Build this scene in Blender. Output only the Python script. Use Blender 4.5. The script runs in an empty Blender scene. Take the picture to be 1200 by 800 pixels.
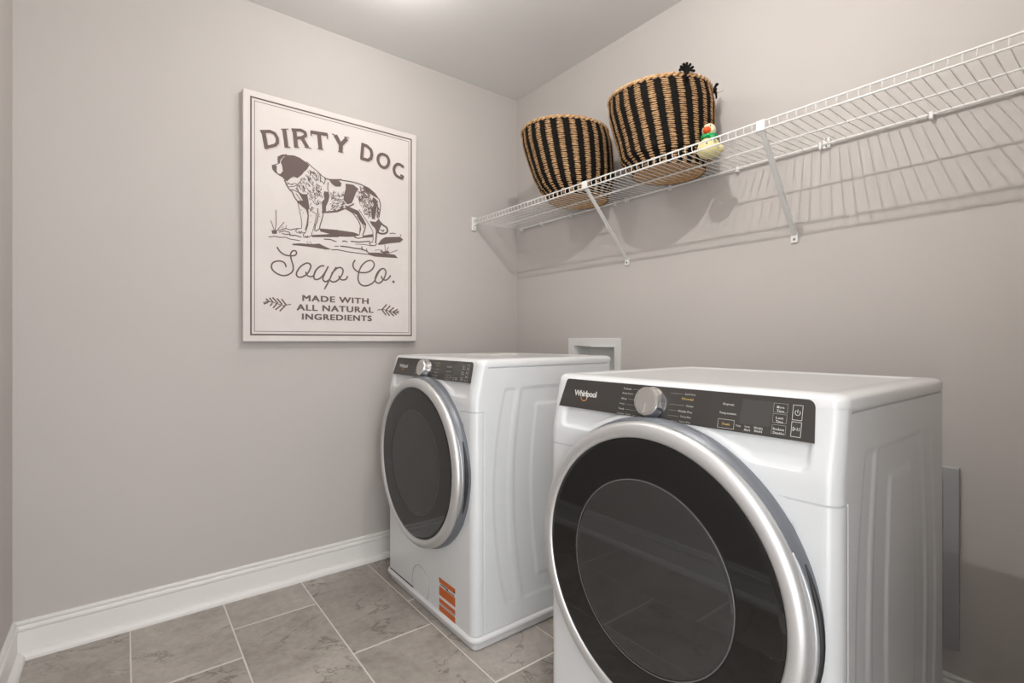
import bpy, bmesh, math, random, json
from mathutils import Vector, Matrix, geometry
random.seed(7)
PI = math.pi
scene = bpy.context.scene
col = scene.collection

# ------------------------------------------------------------------ camera
CAM = (-1.812, -2.292, 1.0454)
cam_data = bpy.data.cameras.new('camera')
cam_data.sensor_width = 36.0
cam_data.lens = 585.5 / 1200 * 36
cam_data.shift_y = -2 / 1200
cam_data.clip_start = 0.02
cam = bpy.data.objects.new('camera', cam_data)
cam.location = CAM
cam.rotation_euler = (PI / 2, 0, -math.radians(37.790))
col.objects.link(cam)
scene.camera = cam

# ------------------------------------------------------------------ world, exposure
world = bpy.data.worlds.new('world')
scene.world = world
world.use_nodes = True
world.node_tree.nodes['Background'].inputs[0].default_value = (0.96, 0.975, 1.0, 1)
world.node_tree.nodes['Background'].inputs[1].default_value = 4.1
scene.view_settings.view_transform = 'Standard'
scene.view_settings.look = 'None'
scene.view_settings.gamma = 1
scene.view_settings.exposure = 0.13

# ------------------------------------------------------------------ lamps (two ceiling lights, see make_ceiling_light)
LIGHTS = [(-1.05, -0.62, 4.6), (-1.05, -1.62, 26.0)]   # x, y, watts
LIGHT_Z = 2.335
LIGHT_COLOR = (1.0, 0.975, 0.94)

# ------------------------------------------------------------------ room dimensions
XL = -2.102      # left wall
YN = -2.25       # wall with the doorway the camera looks in through
H = 2.44


# ================================================================== helpers
def link(o, parent=None):
    col.objects.link(o)
    if parent is not None:
        o.parent = parent
    return o

def tag(o, label=None, cat=None, group=None, kind=None):
    if label: o['label'] = label
    if cat: o['category'] = cat
    if group: o['group'] = group
    if kind: o['kind'] = kind
    return o

def empty(name, loc, label=None, cat=None, group=None, kind=None, rz=0):
    o = bpy.data.objects.new(name, None)
    o.location = loc
    o.rotation_euler = (0, 0, rz)
    o.empty_display_size = 0.05
    link(o)
    return tag(o, label, cat, group, kind)

def mobj(name, verts, faces, mat, parent=None, smooth=False, loc=None, auto=None):
    me = bpy.data.meshes.new(name)
    me.from_pydata([tuple(v) for v in verts], [], faces)
    if mat: me.materials.append(mat)
    if smooth:
        me.polygons.foreach_set('use_smooth', [True] * len(me.polygons))
    me.update()
    o = bpy.data.objects.new(name, me)
    if loc: o.location = loc
    link(o, parent)
    if auto is not None:
        me.set_sharp_from_angle(angle=math.radians(auto))
    return o

class MB:
    """collects shapes, then links them as ONE mesh object"""
    def __init__(s): s.v = []; s.f = []
    def add(s, v, f):
        n = len(s.v); s.v += [tuple(p) for p in v]; s.f += [tuple(i + n for i in q) for q in f]
    def box(s, x0, x1, y0, y1, z0, z1, bev=0.0):
        if bev <= 0:
            v = [(x, y, z) for x in (x0, x1) for y in (y0, y1) for z in (z0, z1)]
            s.add(v, [(0, 1, 3, 2), (4, 6, 7, 5), (0, 4, 5, 1), (2, 3, 7, 6), (0, 2, 6, 4), (1, 5, 7, 3)])
            return
        bm = bmesh.new()
        bmesh.ops.create_cube(bm, size=1, matrix=Matrix.LocRotScale(((x0 + x1) / 2, (y0 + y1) / 2, (z0 + z1) / 2), None, (abs(x1 - x0), abs(y1 - y0), abs(z1 - z0))))
        bmesh.ops.bevel(bm, geom=bm.edges[:], offset=bev, segments=2, profile=0.5, affect='EDGES')
        bm.verts.index_update()
        s.add([v.co[:] for v in bm.verts], [[v.index for v in f.verts] for f in bm.faces])
        bm.free()
    def tube(s, pts, r, n=8, caps=True):
        pts = [Vector(p) for p in pts]
        rr = r if isinstance(r, (list, tuple)) else [r] * len(pts)
        rings = []
        up = None
        for i, p in enumerate(pts):
            a = pts[max(i - 1, 0)]; b = pts[min(i + 1, len(pts) - 1)]
            d = (b - a).normalized()
            if up is None:
                up = Vector((0, 0, 1)) if abs(d.z) < 0.9 else Vector((1, 0, 0))
            side = d.cross(up).normalized(); up = side.cross(d).normalized()
            rings.append([p + (side * math.cos(2 * PI * k / n) + up * math.sin(2 * PI * k / n)) * rr[i] for k in range(n)])
        v = [q for rg in rings for q in rg]
        f = [(i * n + k, i * n + (k + 1) % n, (i + 1) * n + (k + 1) % n, (i + 1) * n + k) for i in range(len(pts) - 1) for k in range(n)]
        if caps:
            f.append(tuple(range(n))[::-1]); f.append(tuple((len(pts) - 1) * n + k for k in range(n)))
        s.add(v, f)
    def lathe(s, prof, n=64, axis='z', center=(0, 0, 0), closed=False):
        """prof: list of (r, h)"""
        v = []; cx, cy, cz = center
        for r, h in prof:
            for k in range(n):
                a = 2 * PI * k / n
                c, d = r * math.cos(a), r * math.sin(a)
                if axis == 'z': v.append((cx + c, cy + d, cz + h))
                else: v.append((cx - h, cy - c, cz + d))       # axis pointing towards -x
        m = len(prof)
        f = [(i * n + k, i * n + (k + 1) % n, (i + 1) * n + (k + 1) % n, (i + 1) * n + k) for i in range(m - 1) for k in range(n)]
        if closed:
            f.append(tuple(range(n))[::-1]); f.append(tuple((m - 1) * n + k for k in range(n)))
        s.add(v, f)
    def ball(s, c, r, n=16, m=10, sc=(1, 1, 1)):
        v = []; f = []
        for i in range(m + 1):
            t = PI * i / m
            for k in range(n):
                a = 2 * PI * k / n
                v.append((c[0] + r * sc[0] * math.sin(t) * math.cos(a), c[1] + r * sc[1] * math.sin(t) * math.sin(a), c[2] - r * sc[2] * math.cos(t)))
        f = [(i * n + k, i * n + (k + 1) % n, (i + 1) * n + (k + 1) % n, (i + 1) * n + k) for i in range(m) for k in range(n)]
        s.add(v, f)
    def build(s, name, mat, parent=None, smooth=False, auto=None, loc=None):
        return mobj(name, s.v, s.f, mat, parent, smooth, loc, auto)

def sstep(a, b, x):
    if a == b: return 0.0 if x < a else 1.0
    t = min(1.0, max(0.0, (x - a) / (b - a)))
    return t * t * (3 - 2 * t)


# ================================================================== materials
def new_mat(name, color, rough=0.5, metal=0.0, spec=0.5, coat=0.0, coat_rough=0.05):
    m = bpy.data.materials.new(name)
    m.use_nodes = True
    b = m.node_tree.nodes['Principled BSDF']
    b.inputs['Base Color'].default_value = (*color, 1)
    b.inputs['Roughness'].default_value = rough
    b.inputs['Metallic'].default_value = metal
    b.inputs['Specular IOR Level'].default_value = spec
    b.inputs['Coat Weight'].default_value = coat
    b.inputs['Coat Roughness'].default_value = coat_rough
    return m

def nd(m, t, **kw):
    n = m.node_tree.nodes.new(t)
    for k, v in kw.items():
        if k in n.inputs: n.inputs[k].default_value = v
        else: setattr(n, k, v)
    return n

def wire(m, a, b): m.node_tree.links.new(a, b)

def noise_color(m, c1, c2, scale, detail=6, rough=0.6, coords='Object', lo=0.35, hi=0.65, stretch=None):
    tc = nd(m, 'ShaderNodeTexCoord')
    src = tc.outputs[coords]
    if stretch:
        mp = nd(m, 'ShaderNodeMapping'); mp.inputs['Scale'].default_value = stretch
        wire(m, src, mp.inputs['Vector']); src = mp.outputs['Vector']
    n = nd(m, 'ShaderNodeTexNoise', Scale=scale, Detail=detail, Roughness=rough)
    wire(m, src, n.inputs['Vector'])
    r = nd(m, 'ShaderNodeValToRGB')
    r.color_ramp.elements[0].position = lo; r.color_ramp.elements[0].color = (*c1, 1)
    r.color_ramp.elements[1].position = hi; r.color_ramp.elements[1].color = (*c2, 1)
    wire(m, n.outputs['Fac'], r.inputs['Fac'])
    wire(m, r.outputs['Color'], m.node_tree.nodes['Principled BSDF'].inputs['Base Color'])
    return n, src, r

def add_bump(m, src, strength, dist=0.001):
    b = nd(m, 'ShaderNodeBump', Strength=strength, Distance=dist)
    wire(m, src, b.inputs['Height'])
    wire(m, b.outputs['Normal'], m.node_tree.nodes['Principled BSDF'].inputs['Normal'])

WALL_C = (0.530, 0.497, 0.474)
M = {}
M['wall'] = new_mat('wall_paint', WALL_C, 0.75, spec=0.25)
n_, s_, r_ = noise_color(M['wall'], tuple(c * 0.985 for c in WALL_C), tuple(c * 1.01 for c in WALL_C), 1.5)
fine = nd(M['wall'], 'ShaderNodeTexNoise', Scale=260.0, Detail=3.0); wire(M['wall'], s_, fine.inputs['Vector'])
add_bump(M['wall'], fine.outputs['Fac'], 0.12, 0.001)
M['ceiling'] = new_mat('ceiling_paint', (0.76, 0.75, 0.73), 0.85, spec=0.2)
n_, s_, r_ = noise_color(M['ceiling'], (0.755, 0.745, 0.725), (0.77, 0.76, 0.74), 2.0)
M['trim'] = new_mat('trim_paint', (0.80, 0.785, 0.755), 0.35, spec=0.5)
M['grout'] = new_mat('grout', (0.74, 0.70, 0.65), 0.9, spec=0.2)
M['enamel'] = new_mat('white_enamel', (0.695, 0.712, 0.722), 0.32, spec=0.5, coat=0.5, coat_rough=0.12)
M['enamel_top'] = new_mat('white_enamel_lid', (0.75, 0.76, 0.765), 0.28, spec=0.5, coat=0.6, coat_rough=0.1)
M['skirt'] = new_mat('white_plastic_base', (0.74, 0.74, 0.74), 0.4)
M['panel'] = new_mat('charcoal_panel', (0.042, 0.038, 0.035), 0.26, spec=0.5, coat=0.3, coat_rough=0.1)
M['display'] = new_mat('dark_display', (0.060, 0.058, 0.055), 0.12, spec=0.6)
M['print_white'] = new_mat('white_print', (0.62, 0.61, 0.58), 0.6)
M['print_grey'] = new_mat('grey_print', (0.46, 0.44, 0.41), 0.6)
M['print_amber'] = new_mat('amber_print', (0.55, 0.38, 0.10), 0.6)
M['print_orange'] = new_mat('orange_print', (0.70, 0.28, 0.06), 0.6)
M['silver'] = new_mat('satin_silver', (0.62, 0.62, 0.62), 0.38, metal=0.7)
M['ringside'] = new_mat('grey_ring_side', (0.17, 0.18, 0.20), 0.4, metal=0.3)
M['handle'] = new_mat('handle_grey', (0.50, 0.51, 0.52), 0.3, metal=0.6)
M['chrome'] = new_mat('chrome', (0.78, 0.78, 0.77), 0.14, metal=1.0)
M['brushed'] = new_mat('brushed_metal', (0.62, 0.61, 0.59), 0.33, metal=0.9)
M['black_gloss'] = new_mat('black_gloss', (0.004, 0.004, 0.0035), 0.04, spec=0.6)
M['bowl'] = new_mat('door_bowl', (0.16, 0.16, 0.155), 0.25)
M['recess_shade'] = new_mat('recess_shade', (0.025, 0.025, 0.025), 0.5)
M['glint_grey'] = new_mat('window_glint_grey', (0.10, 0.10, 0.10), 0.2)
M['dark'] = new_mat('gap_shade', (0.03, 0.03, 0.03), 0.7)
M['wire'] = new_mat('white_coated_wire', (0.80, 0.79, 0.77), 0.35)
M['clip'] = new_mat('white_clip', (0.78, 0.77, 0.75), 0.4)
M['screw'] = new_mat('screw', (0.25, 0.24, 0.22), 0.4, metal=0.8)
M['canvas'] = new_mat('canvas', (0.80, 0.745, 0.715), 0.85, spec=0.2)
n_, s_, r_ = noise_color(M['canvas'], (0.675, 0.625, 0.600), (0.705, 0.660, 0.635), 6.0)
M['ink'] = new_mat('brown_ink', (0.150, 0.112, 0.105), 0.8, spec=0.2)
M['ink_light'] = new_mat('soft_brown_ink', (0.60, 0.53, 0.50), 0.85, spec=0.2)
M['natural'] = new_mat('natural_rush', (0.47, 0.27, 0.125), 0.75, spec=0.2)
noise_color(M['natural'], (0.34, 0.19, 0.085), (0.66, 0.43, 0.235), 90.0, detail=3)
M['black_rush'] = new_mat('black_rush', (0.007, 0.006, 0.005), 0.85, spec=0.12)
M['duck_body'] = new_mat('pale_yellow', (0.66, 0.59, 0.28), 0.55)
M['duck_head'] = new_mat('cream', (0.74, 0.66, 0.46), 0.55)
M['orange'] = new_mat('orange', (0.85, 0.10, 0.01), 0.5)
M['green'] = new_mat('green', (0.01, 0.33, 0.10), 0.45)
M['black'] = new_mat('black', (0.01, 0.01, 0.01), 0.4)
M['sticker'] = new_mat('sticker_orange', (0.55, 0.115, 0.015), 0.5)
M['sticker_white'] = new_mat('sticker_white', (0.66, 0.66, 0.66), 0.5)
M['paper'] = new_mat('paper', (0.78, 0.77, 0.75), 0.7)
M['box_white'] = new_mat('white_box_plastic', (0.76, 0.76, 0.74), 0.4)
M['box_metal'] = new_mat('painted_grey_metal', (0.40, 0.405, 0.41), 0.45, metal=0.2)
M['card'] = new_mat('cardboard', (0.42, 0.30, 0.19), 0.8)
M['lamp_glass'] = new_mat('lamp_white', (0.8, 0.8, 0.78), 0.4)

# smoked glass: lets some light through, mirrors the room
def smoked(name, tint, rough=0.03):
    m = bpy.data.materials.new(name); m.use_nodes = True
    nt = m.node_tree; nt.nodes.clear()
    out = nt.nodes.new('ShaderNodeOutputMaterial')
    tr = nt.nodes.new('ShaderNodeBsdfTransparent'); tr.inputs[0].default_value = (*tint, 1)
    gl = nt.nodes.new('ShaderNodeBsdfGlossy'); gl.inputs['Roughness'].default_value = rough
    df = nt.nodes.new('ShaderNodeBsdfDiffuse'); df.inputs[0].default_value = (0.055, 0.054, 0.052, 1)
    mx0 = nt.nodes.new('ShaderNodeMixShader'); mx0.inputs[0].default_value = 0.50
    nt.links.new(tr.outputs[0], mx0.inputs[1]); nt.links.new(df.outputs[0], mx0.inputs[2])
    fr = nt.nodes.new('ShaderNodeFresnel'); fr.inputs[0].default_value = 1.72
    mx = nt.nodes.new('ShaderNodeMixShader')
    nt.links.new(fr.outputs[0], mx.inputs[0]); nt.links.new(mx0.outputs[0], mx.inputs[1]); nt.links.new(gl.outputs[0], mx.inputs[2])
    nt.links.new(mx.outputs[0], out.inputs[0])
    return m
M['window_glass'] = smoked('smoked_window', (0.55, 0.55, 0.54))

# stone tile: cloudy taupe with cracks, shifted per tile
def tile_material():
    m = new_mat('stone_tile', (0.3, 0.27, 0.24), 0.42, spec=0.4)
    tc = nd(m, 'ShaderNodeTexCoord'); oi = nd(m, 'ShaderNodeObjectInfo')
    off = nd(m, 'ShaderNodeVectorMath', operation='SCALE'); off.inputs['Scale'].default_value = 37.0
    comb = nd(m, 'ShaderNodeCombineXYZ'); wire(m, oi.outputs['Random'], comb.inputs[0]); wire(m, oi.outputs['Random'], comb.inputs[2])
    wire(m, comb.outputs[0], off.inputs[0])
    add = nd(m, 'ShaderNodeVectorMath', operation='ADD'); wire(m, tc.outputs['Object'], add.inputs[0]); wire(m, off.outputs[0], add.inputs[1])
    n1 = nd(m, 'ShaderNodeTexNoise', Scale=3.2, Detail=7.0, Roughness=0.62, Distortion=0.6); wire(m, add.outputs[0], n1.inputs['Vector'])
    r1 = nd(m, 'ShaderNodeValToRGB'); e = r1.color_ramp.elements
    e[0].position = 0.30; e[0].color = (0.285, 0.255, 0.225, 1)
    e[1].position = 0.70; e[1].color = (0.470, 0.432, 0.392, 1)
    x = r1.color_ramp.elements.new(0.5); x.color = (0.380, 0.345, 0.309, 1)
    wire(m, n1.outputs['Fac'], r1.inputs['Fac'])
    # fine mottling
    n2 = nd(m, 'ShaderNodeTexNoise', Scale=34.0, Detail=6.0, Roughness=0.7); wire(m, add.outputs[0], n2.inputs['Vector'])
    mx = nd(m, 'ShaderNodeMix', data_type='RGBA', blend_type='SOFT_LIGHT'); mx.inputs[0].default_value = 0.55
    wire(m, r1.outputs[0], mx.inputs[6]); wire(m, n2.outputs['Fac'], mx.inputs[7])
    # dark veins
    w = nd(m, 'ShaderNodeTexNoise', Scale=2.4, Detail=8.0, Roughness=0.58, Distortion=1.3); wire(m, add.outputs[0], w.inputs['Vector'])
    sub = nd(m, 'ShaderNodeMath', operation='SUBTRACT'); wire(m, w.outputs['Fac'], sub.inputs[0]); sub.inputs[1].default_value = 0.5
    ab = nd(m, 'ShaderNodeMath', operation='ABSOLUTE'); wire(m, sub.outputs[0], ab.inputs[0])
    r2 = nd(m, 'ShaderNodeValToRGB'); e = r2.color_ramp.elements
    e[0].position = 0.0; e[0].color = (0.48, 0.46, 0.43, 1); e[1].position = 0.011; e[1].color = (1, 1, 1, 1)
    wire(m, ab.outputs[0], r2.inputs['Fac'])
    # veins only in places
    msk = nd(m, 'ShaderNodeTexNoise', Scale=2.0, Detail=2.0); wire(m, add.outputs[0], msk.inputs['Vector'])
    r3 = nd(m, 'ShaderNodeValToRGB'); e = r3.color_ramp.elements; e[0].position = 0.40; e[1].position = 0.52
    wire(m, msk.outputs['Fac'], r3.inputs['Fac'])
    mv = nd(m, 'ShaderNodeMix', data_type='RGBA', blend_type='MULTIPLY'); wire(m, r3.outputs[0], mv.inputs[0])
    wire(m, mx.outputs[2], mv.inputs[6]); wire(m, r2.outputs[0], mv.inputs[7])
    # pale veins
    w2 = nd(m, 'ShaderNodeTexNoise', Scale=1.7, Detail=6.0, Roughness=0.5, Distortion=1.6)
    add2 = nd(m, 'ShaderNodeVectorMath', operation='ADD'); wire(m, add.outputs[0], add2.inputs[0]); add2.inputs[1].default_value = (5, 9, 3)
    wire(m, add2.outputs[0], w2.inputs['Vector'])
    s2 = nd(m, 'ShaderNodeMath', operation='SUBTRACT'); wire(m, w2.outputs['Fac'], s2.inputs[0]); s2.inputs[1].default_value = 0.47
    a2 = nd(m, 'ShaderNodeMath', operation='ABSOLUTE'); wire(m, s2.outputs[0], a2.inputs[0])
    r4 = nd(m, 'ShaderNodeValToRGB'); e = r4.color_ramp.elements; e[0].position = 0.0; e[0].color = (0.22, 0.22, 0.22, 1); e[1].position = 0.012; e[1].color = (0, 0, 0, 1)
    wire(m, a2.outputs[0], r4.inputs['Fac'])
    pv = nd(m, 'ShaderNodeMix', data_type='RGBA', blend_type='MIX'); wire(m, r4.outputs[0], pv.inputs[0])
    wire(m, mv.outputs[2], pv.inputs[6]); pv.inputs[7].default_value = (0.50, 0.46, 0.42, 1)
    # tile to tile tone
    hs = nd(m, 'ShaderNodeHueSaturation'); mr = nd(m, 'ShaderNodeMapRange'); wire(m, oi.outputs['Random'], mr.inputs[0])
    mr.inputs[3].default_value = 0.92; mr.inputs[4].default_value = 1.08
    wire(m, mr.outputs[0], hs.inputs['Value']); wire(m, pv.outputs[2], hs.inputs['Color'])
    wire(m, hs.outputs[0], m.node_tree.nodes['Principled BSDF'].inputs['Base Color'])
    add_bump(m, n2.outputs['Fac'], 0.15, 0.001)
    return m
M['tile'] = tile_material()


# ================================================================== the room shell
def cells_wall(name, axis, coord, thick, arange, zrange, holes):
    """a wall plane with rectangular holes: axis 'x' = constant x, running in y"""
    as_ = sorted({arange[0], arange[1]} | {h[0] for h in holes} | {h[1] for h in holes})
    zs = sorted({zrange[0], zrange[1]} | {h[2] for h in holes} | {h[3] for h in holes})
    mb = MB()
    for a0, a1 in zip(as_, as_[1:]):
        for z0, z1 in zip(zs, zs[1:]):
            ca, cz = (a0 + a1) / 2, (z0 + z1) / 2
            if any(h[0] < ca < h[1] and h[2] < cz < h[3] for h in holes): continue
            lo, hi = sorted((coord, coord + thick))
            if axis == 'x': mb.box(lo, hi, a0, a1, z0, z1)
            else: mb.box(a0, a1, lo, hi, z0, z1)
    return tag(mb.build(name, M['wall']), kind='structure')

OUTLET = (-0.740, -0.475, 0.835, 1.014)     # hole y0, y1, z0, z1
VENT = (-1.927, -1.600, 0.236, 0.655)
cells_wall('wall_right', 'x', 0.0, 0.12, (YN - 0.12, 0.12), (-0.02, H + 0.02), [OUTLET, VENT])
cells_wall('wall_back', 'y', 0.0, 0.12, (XL - 0.12, 0.0), (-0.02, H + 0.02), [])
DOOR = (-2.035, -1.20, 0.0, 2.03)     # x0, x1, z0, z1 in the front wall
cells_wall('wall_left', 'x', XL, -0.12, (YN - 0.12, 0.0), (-0.02, H + 0.02), [])
cells_wall('wall_front', 'y', YN, -0.12, (XL, 0.0), (-0.02, H + 0.02), [(DOOR[0], DOOR[1], -0.02, DOOR[3])])
mb = MB(); mb.box(XL - 0.12, 0.12, YN - 0.12, 0.12, H, H + 0.1)
tag(mb.build('ceiling', M['ceiling']), kind='structure')

# floor: grout bed, each stone tile its own part
mb = MB(); mb.box(XL - 0.12, 0.12, YN - 1.0, 0.12, -0.06, -0.0022)
floor = tag(mb.build('floor', M['grout']), kind='structure')
TW, TL, G = 0.2935, 0.600, 0.0052
tile_id = 0
for ci in range(-1, 8):
    x0 = -1.796 + TW * ci; x1 = x0 + TW
    x0c, x1c = max(x0, XL + 0.004), min(x1, -0.004)
    if x1c - x0c < 0.02: continue
    # joints measured: column at -1.796 joins at y=-0.445, next -0.25, next -0.655 ...
    yj = -0.448 + 0.198 * ci
    for r in range(-2, 8):
        y1 = yj - 0.600 * (r - 1); y0 = y1 - TL
        if y1 > -0.07: y1 = -0.004          # no slivers along the baseboard
        if y0 > -0.07: continue
        y0c, y1c = max(y0, YN - 0.99), min(y1, -0.004)
        if y1c - y0c < 0.02 or y0c > y1c: continue
        cx, cy = (x0c + x1c) / 2, (y0c + y1c) / 2
        w, l = (x1c - x0c - G) / 2, (y1c - y0c - 0.0085) / 2
        b = 0.0012
        v = [(-w, -l, -0.006), (w, -l, -0.006), (w, l, -0.006), (-w, l, -0.006),
             (-w, -l, -b), (w, -l, -b), (w, l, -b), (-w, l, -b),
             (-w + b, -l + b, 0), (w - b, -l + b, 0), (w - b, l - b, 0), (-w + b, l - b, 0)]
        f = [(3, 2, 1, 0), (8, 9, 10, 11)]
        for k in range(4):
            j = (k + 1) % 4
            f += [(k, j, 4 + j, 4 + k), (4 + k, 4 + j, 8 + j, 8 + k)]
        t = mobj('tile', v, f, M['tile'], floor, loc=(cx, cy, 0))
        t.rotation_euler = (0, 0, PI if random.random() < 0.5 else 0)

# baseboards with a shoe moulding
BASE = [(0.0, 0.121), (0.0065, 0.121), (0.0095, 0.118), (0.0100, 0.1130), (0.0095, 0.1120), (0.0045, 0.1105), (0.0045, 0.1085), (0.0060, 0.1078), (0.0125, 0.1065),
        (0.0150, 0.1020), (0.0155, 0.0965), (0.0150, 0.0935), (0.0105, 0.0920), (0.0095, 0.0900), (0.0130, 0.0885), (0.0130, 0.0)]
SHOE = [(0.0130, 0.0230), (0.0180, 0.0235), (0.0250, 0.0215), (0.0310, 0.0165), (0.0345, 0.0095), (0.0350, 0.0)]
def sweep(name, prof, wall, a0, a1, mat, parent=None):
    """wall: 'back' (y=0), 'left' (x=XL), 'right' (x=0), 'front' (y=YN); a0..a1 along it, mitred where it meets a corner"""
    v = []
    for end in (0, 1):
        for d, z in prof:
            if wall == 'back': v.append(((a0 + d * m0) if end == 0 else (a1 - d * m1), -d, z))
            elif wall == 'front': v.append(((a0 + d * m0) if end == 0 else (a1 - d * m1), YN + d, z))
            elif wall == 'left': v.append((XL + d, (a0 + d * m0) if end == 0 else (a1 - d * m1), z))
            else: v.append((-d, (a0 + d * m0) if end == 0 else (a1 - d * m1), z))
    n = len(prof)
    f = [(i, i + 1, n + i + 1, n + i) for i in range(n - 1)]
    f += [tuple(range(n)), tuple(range(n, 2 * n))]
    o = mobj(name, v, f, mat, parent)
    return o
for wall, a0, a1, m0, m1 in (('back', XL, 0, 1, 1), ('left', YN, 0, 1, 1), ('right', YN, 0, 1, 1), ('front', DOOR[1] + 0.07, 0, 0, 1)):
    o = tag(sweep('baseboard_' + wall, BASE, wall, a0, a1, M['trim']), kind='structure')
    sweep('shoe_moulding', SHOE, wall, a0, a1, M['trim'], o)

# doorway round the camera: casing and jamb lining, the panelled leaf swung out into the hall
dw = DOOR[1] - DOOR[0] - 0.008
mb = MB()
mb.box(0, dw, -0.035, 0, 0.008, DOOR[3] - 0.004)
for z0, z1 in ((0.15, 0.80), (0.95, 1.90)):
    for xa, xb in ((0.11, 0.37), (dw - 0.37, dw - 0.11)):
        mb.box(xa, xb, 0, 0.006, z0, z1, 0.002)
door = tag(mb.build('door_1', M['trim']), kind='structure')
door.location = (DOOR[1] + 0.02, YN - 0.125, 0)
door.rotation_euler = (0, 0, math.radians(-70))
mb = MB(); mb.lathe([(0.0, 0.06), (0.02, 0.058), (0.027, 0.045), (0.022, 0.03), (0.011, 0.022), (0.011, 0.006), (0.028, 0.004), (0.028, 0)], 24, 'z')
kn = mb.build('door_handle', M['brushed'], door, smooth=True)
kn.rotation_euler = (-PI / 2, 0, 0); kn.location = (dw - 0.07, 0, 0.95)
portal = bpy.data.lights.new('doorway_portal', 'AREA'); portal.shape = 'RECTANGLE'; portal.size = DOOR[1] - DOOR[0]; portal.size_y = DOOR[3]
portal.cycles.is_portal = True
po = bpy.data.objects.new('doorway_portal', portal); po.location = ((DOOR[0] + DOOR[1]) / 2, YN - 0.122, DOOR[3] / 2); po.rotation_euler = (PI / 2, 0, 0); link(po)
mb = MB()
for xa, xb, z0, z1 in ((DOOR[0] - 0.06, DOOR[0], 0, DOOR[3] + 0.07), (DOOR[1], DOOR[1] + 0.07, 0, DOOR[3] + 0.07), (DOOR[0], DOOR[1], DOOR[3], DOOR[3] + 0.07)):
    mb.box(xa, xb, YN - 0.0005, YN + 0.016, z0, z1)
tag(mb.build('trim_1', M['trim']), kind='structure')

# ------------------------------------------------------------------ ceiling lights
def make_ceiling_light(x, y, watts, label):
    root = empty('ceiling_light', (x, y, H), label, 'ceiling light', 'ceiling lights')
    mb = MB(); mb.lathe([(0.0, 0.0), (0.075, 0.0), (0.075, -0.012), (0.06, -0.02), (0.0, -0.02)], 40)
    mb.build('canopy', M['lamp_glass'], root, smooth=True, auto=35)
    mb = MB(); mb.lathe([(0.014, -0.02), (0.012, -0.034), (0.0, -0.036)], 16)
    mb.build('lamp_holder', M['lamp_glass'], root)
    ld = bpy.data.lights.new('bulb_light', 'POINT')
    ld.energy = watts; ld.color = LIGHT_COLOR; ld.shadow_soft_size = 0.008
    lo = bpy.data.objects.new('bulb_light', ld); lo.location = (0, 0, LIGHT_Z - H)
    link(lo, root)
for (x, y, w), lb in zip(LIGHTS, ('round white ceiling lamp nearest the wall with the framed dog print', 'round white ceiling lamp nearest the doorway')):
    make_ceiling_light(x, y, w, lb)


# ================================================================== flat print helpers
def ribbon(pts, w):
    """polyline -> polygons (quads + round-ish joints) in 2D"""
    out = []
    h = w / 2
    for (ax, ay), (bx, by) in zip(pts, pts[1:]):
        dx, dy = bx - ax, by - ay
        L = math.hypot(dx, dy)
        if L < 1e-6: continue
        nx, ny = -dy / L * h, dx / L * h
        out.append([(ax + nx, ay + ny), (ax - nx, ay - ny), (bx - nx, by - ny), (bx + nx, by + ny)])
    for (ax, ay) in pts[1:-1]:
        out.append([(ax + h * math.cos(a * PI / 4), ay + h * math.sin(a * PI / 4)) for a in range(8)])
    return out

def tess(poly):
    tris = geometry.tessellate_polygon([[Vector((x, y, 0)) for x, y in poly]])
    return [tuple(t) for t in tris]

def text_tris(body, extrude_bold=0.0, res=2, space=1.0):
    cu = bpy.data.curves.new('txt', 'FONT')
    cu.body = body; cu.size = 1.0; cu.offset = extrude_bold; cu.resolution_u = res; cu.space_character = space
    cu.fill_mode = 'FRONT'
    ob = bpy.data.objects.new('txt', cu)
    me = bpy.data.meshes.new_from_object(ob)
    v = [(p.co.x, p.co.y) for p in me.vertices]
    f = [tuple(p.vertices) for p in me.polygons]
    bpy.data.objects.remove(ob); bpy.data.curves.remove(cu); bpy.data.meshes.remove(me)
    return v, f

def fit_text(body, x0, x1, y0, y1, bold=0.0, res=2, space=1.0, shear=0.0):
    """text stretched to fill a rectangle (x0..x1 wide, y0..y1 = low..high); shear tilts the baseline"""
    v, f = text_tris(body, bold, res, space)
    if not v: return [], []
    ax = min(p[0] for p in v); bx = max(p[0] for p in v); ay = min(p[1] for p in v); by = max(p[1] for p in v)
    sx = (x1 - x0) / max(bx - ax, 1e-6); sy = (y1 - y0) / max(by - ay, 1e-6)
    return [((p[0] - ax) * sx + x0, (p[1] - ay) * sy + y0 + (p[0] - ax) * sx * shear) for p in v], f


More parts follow.
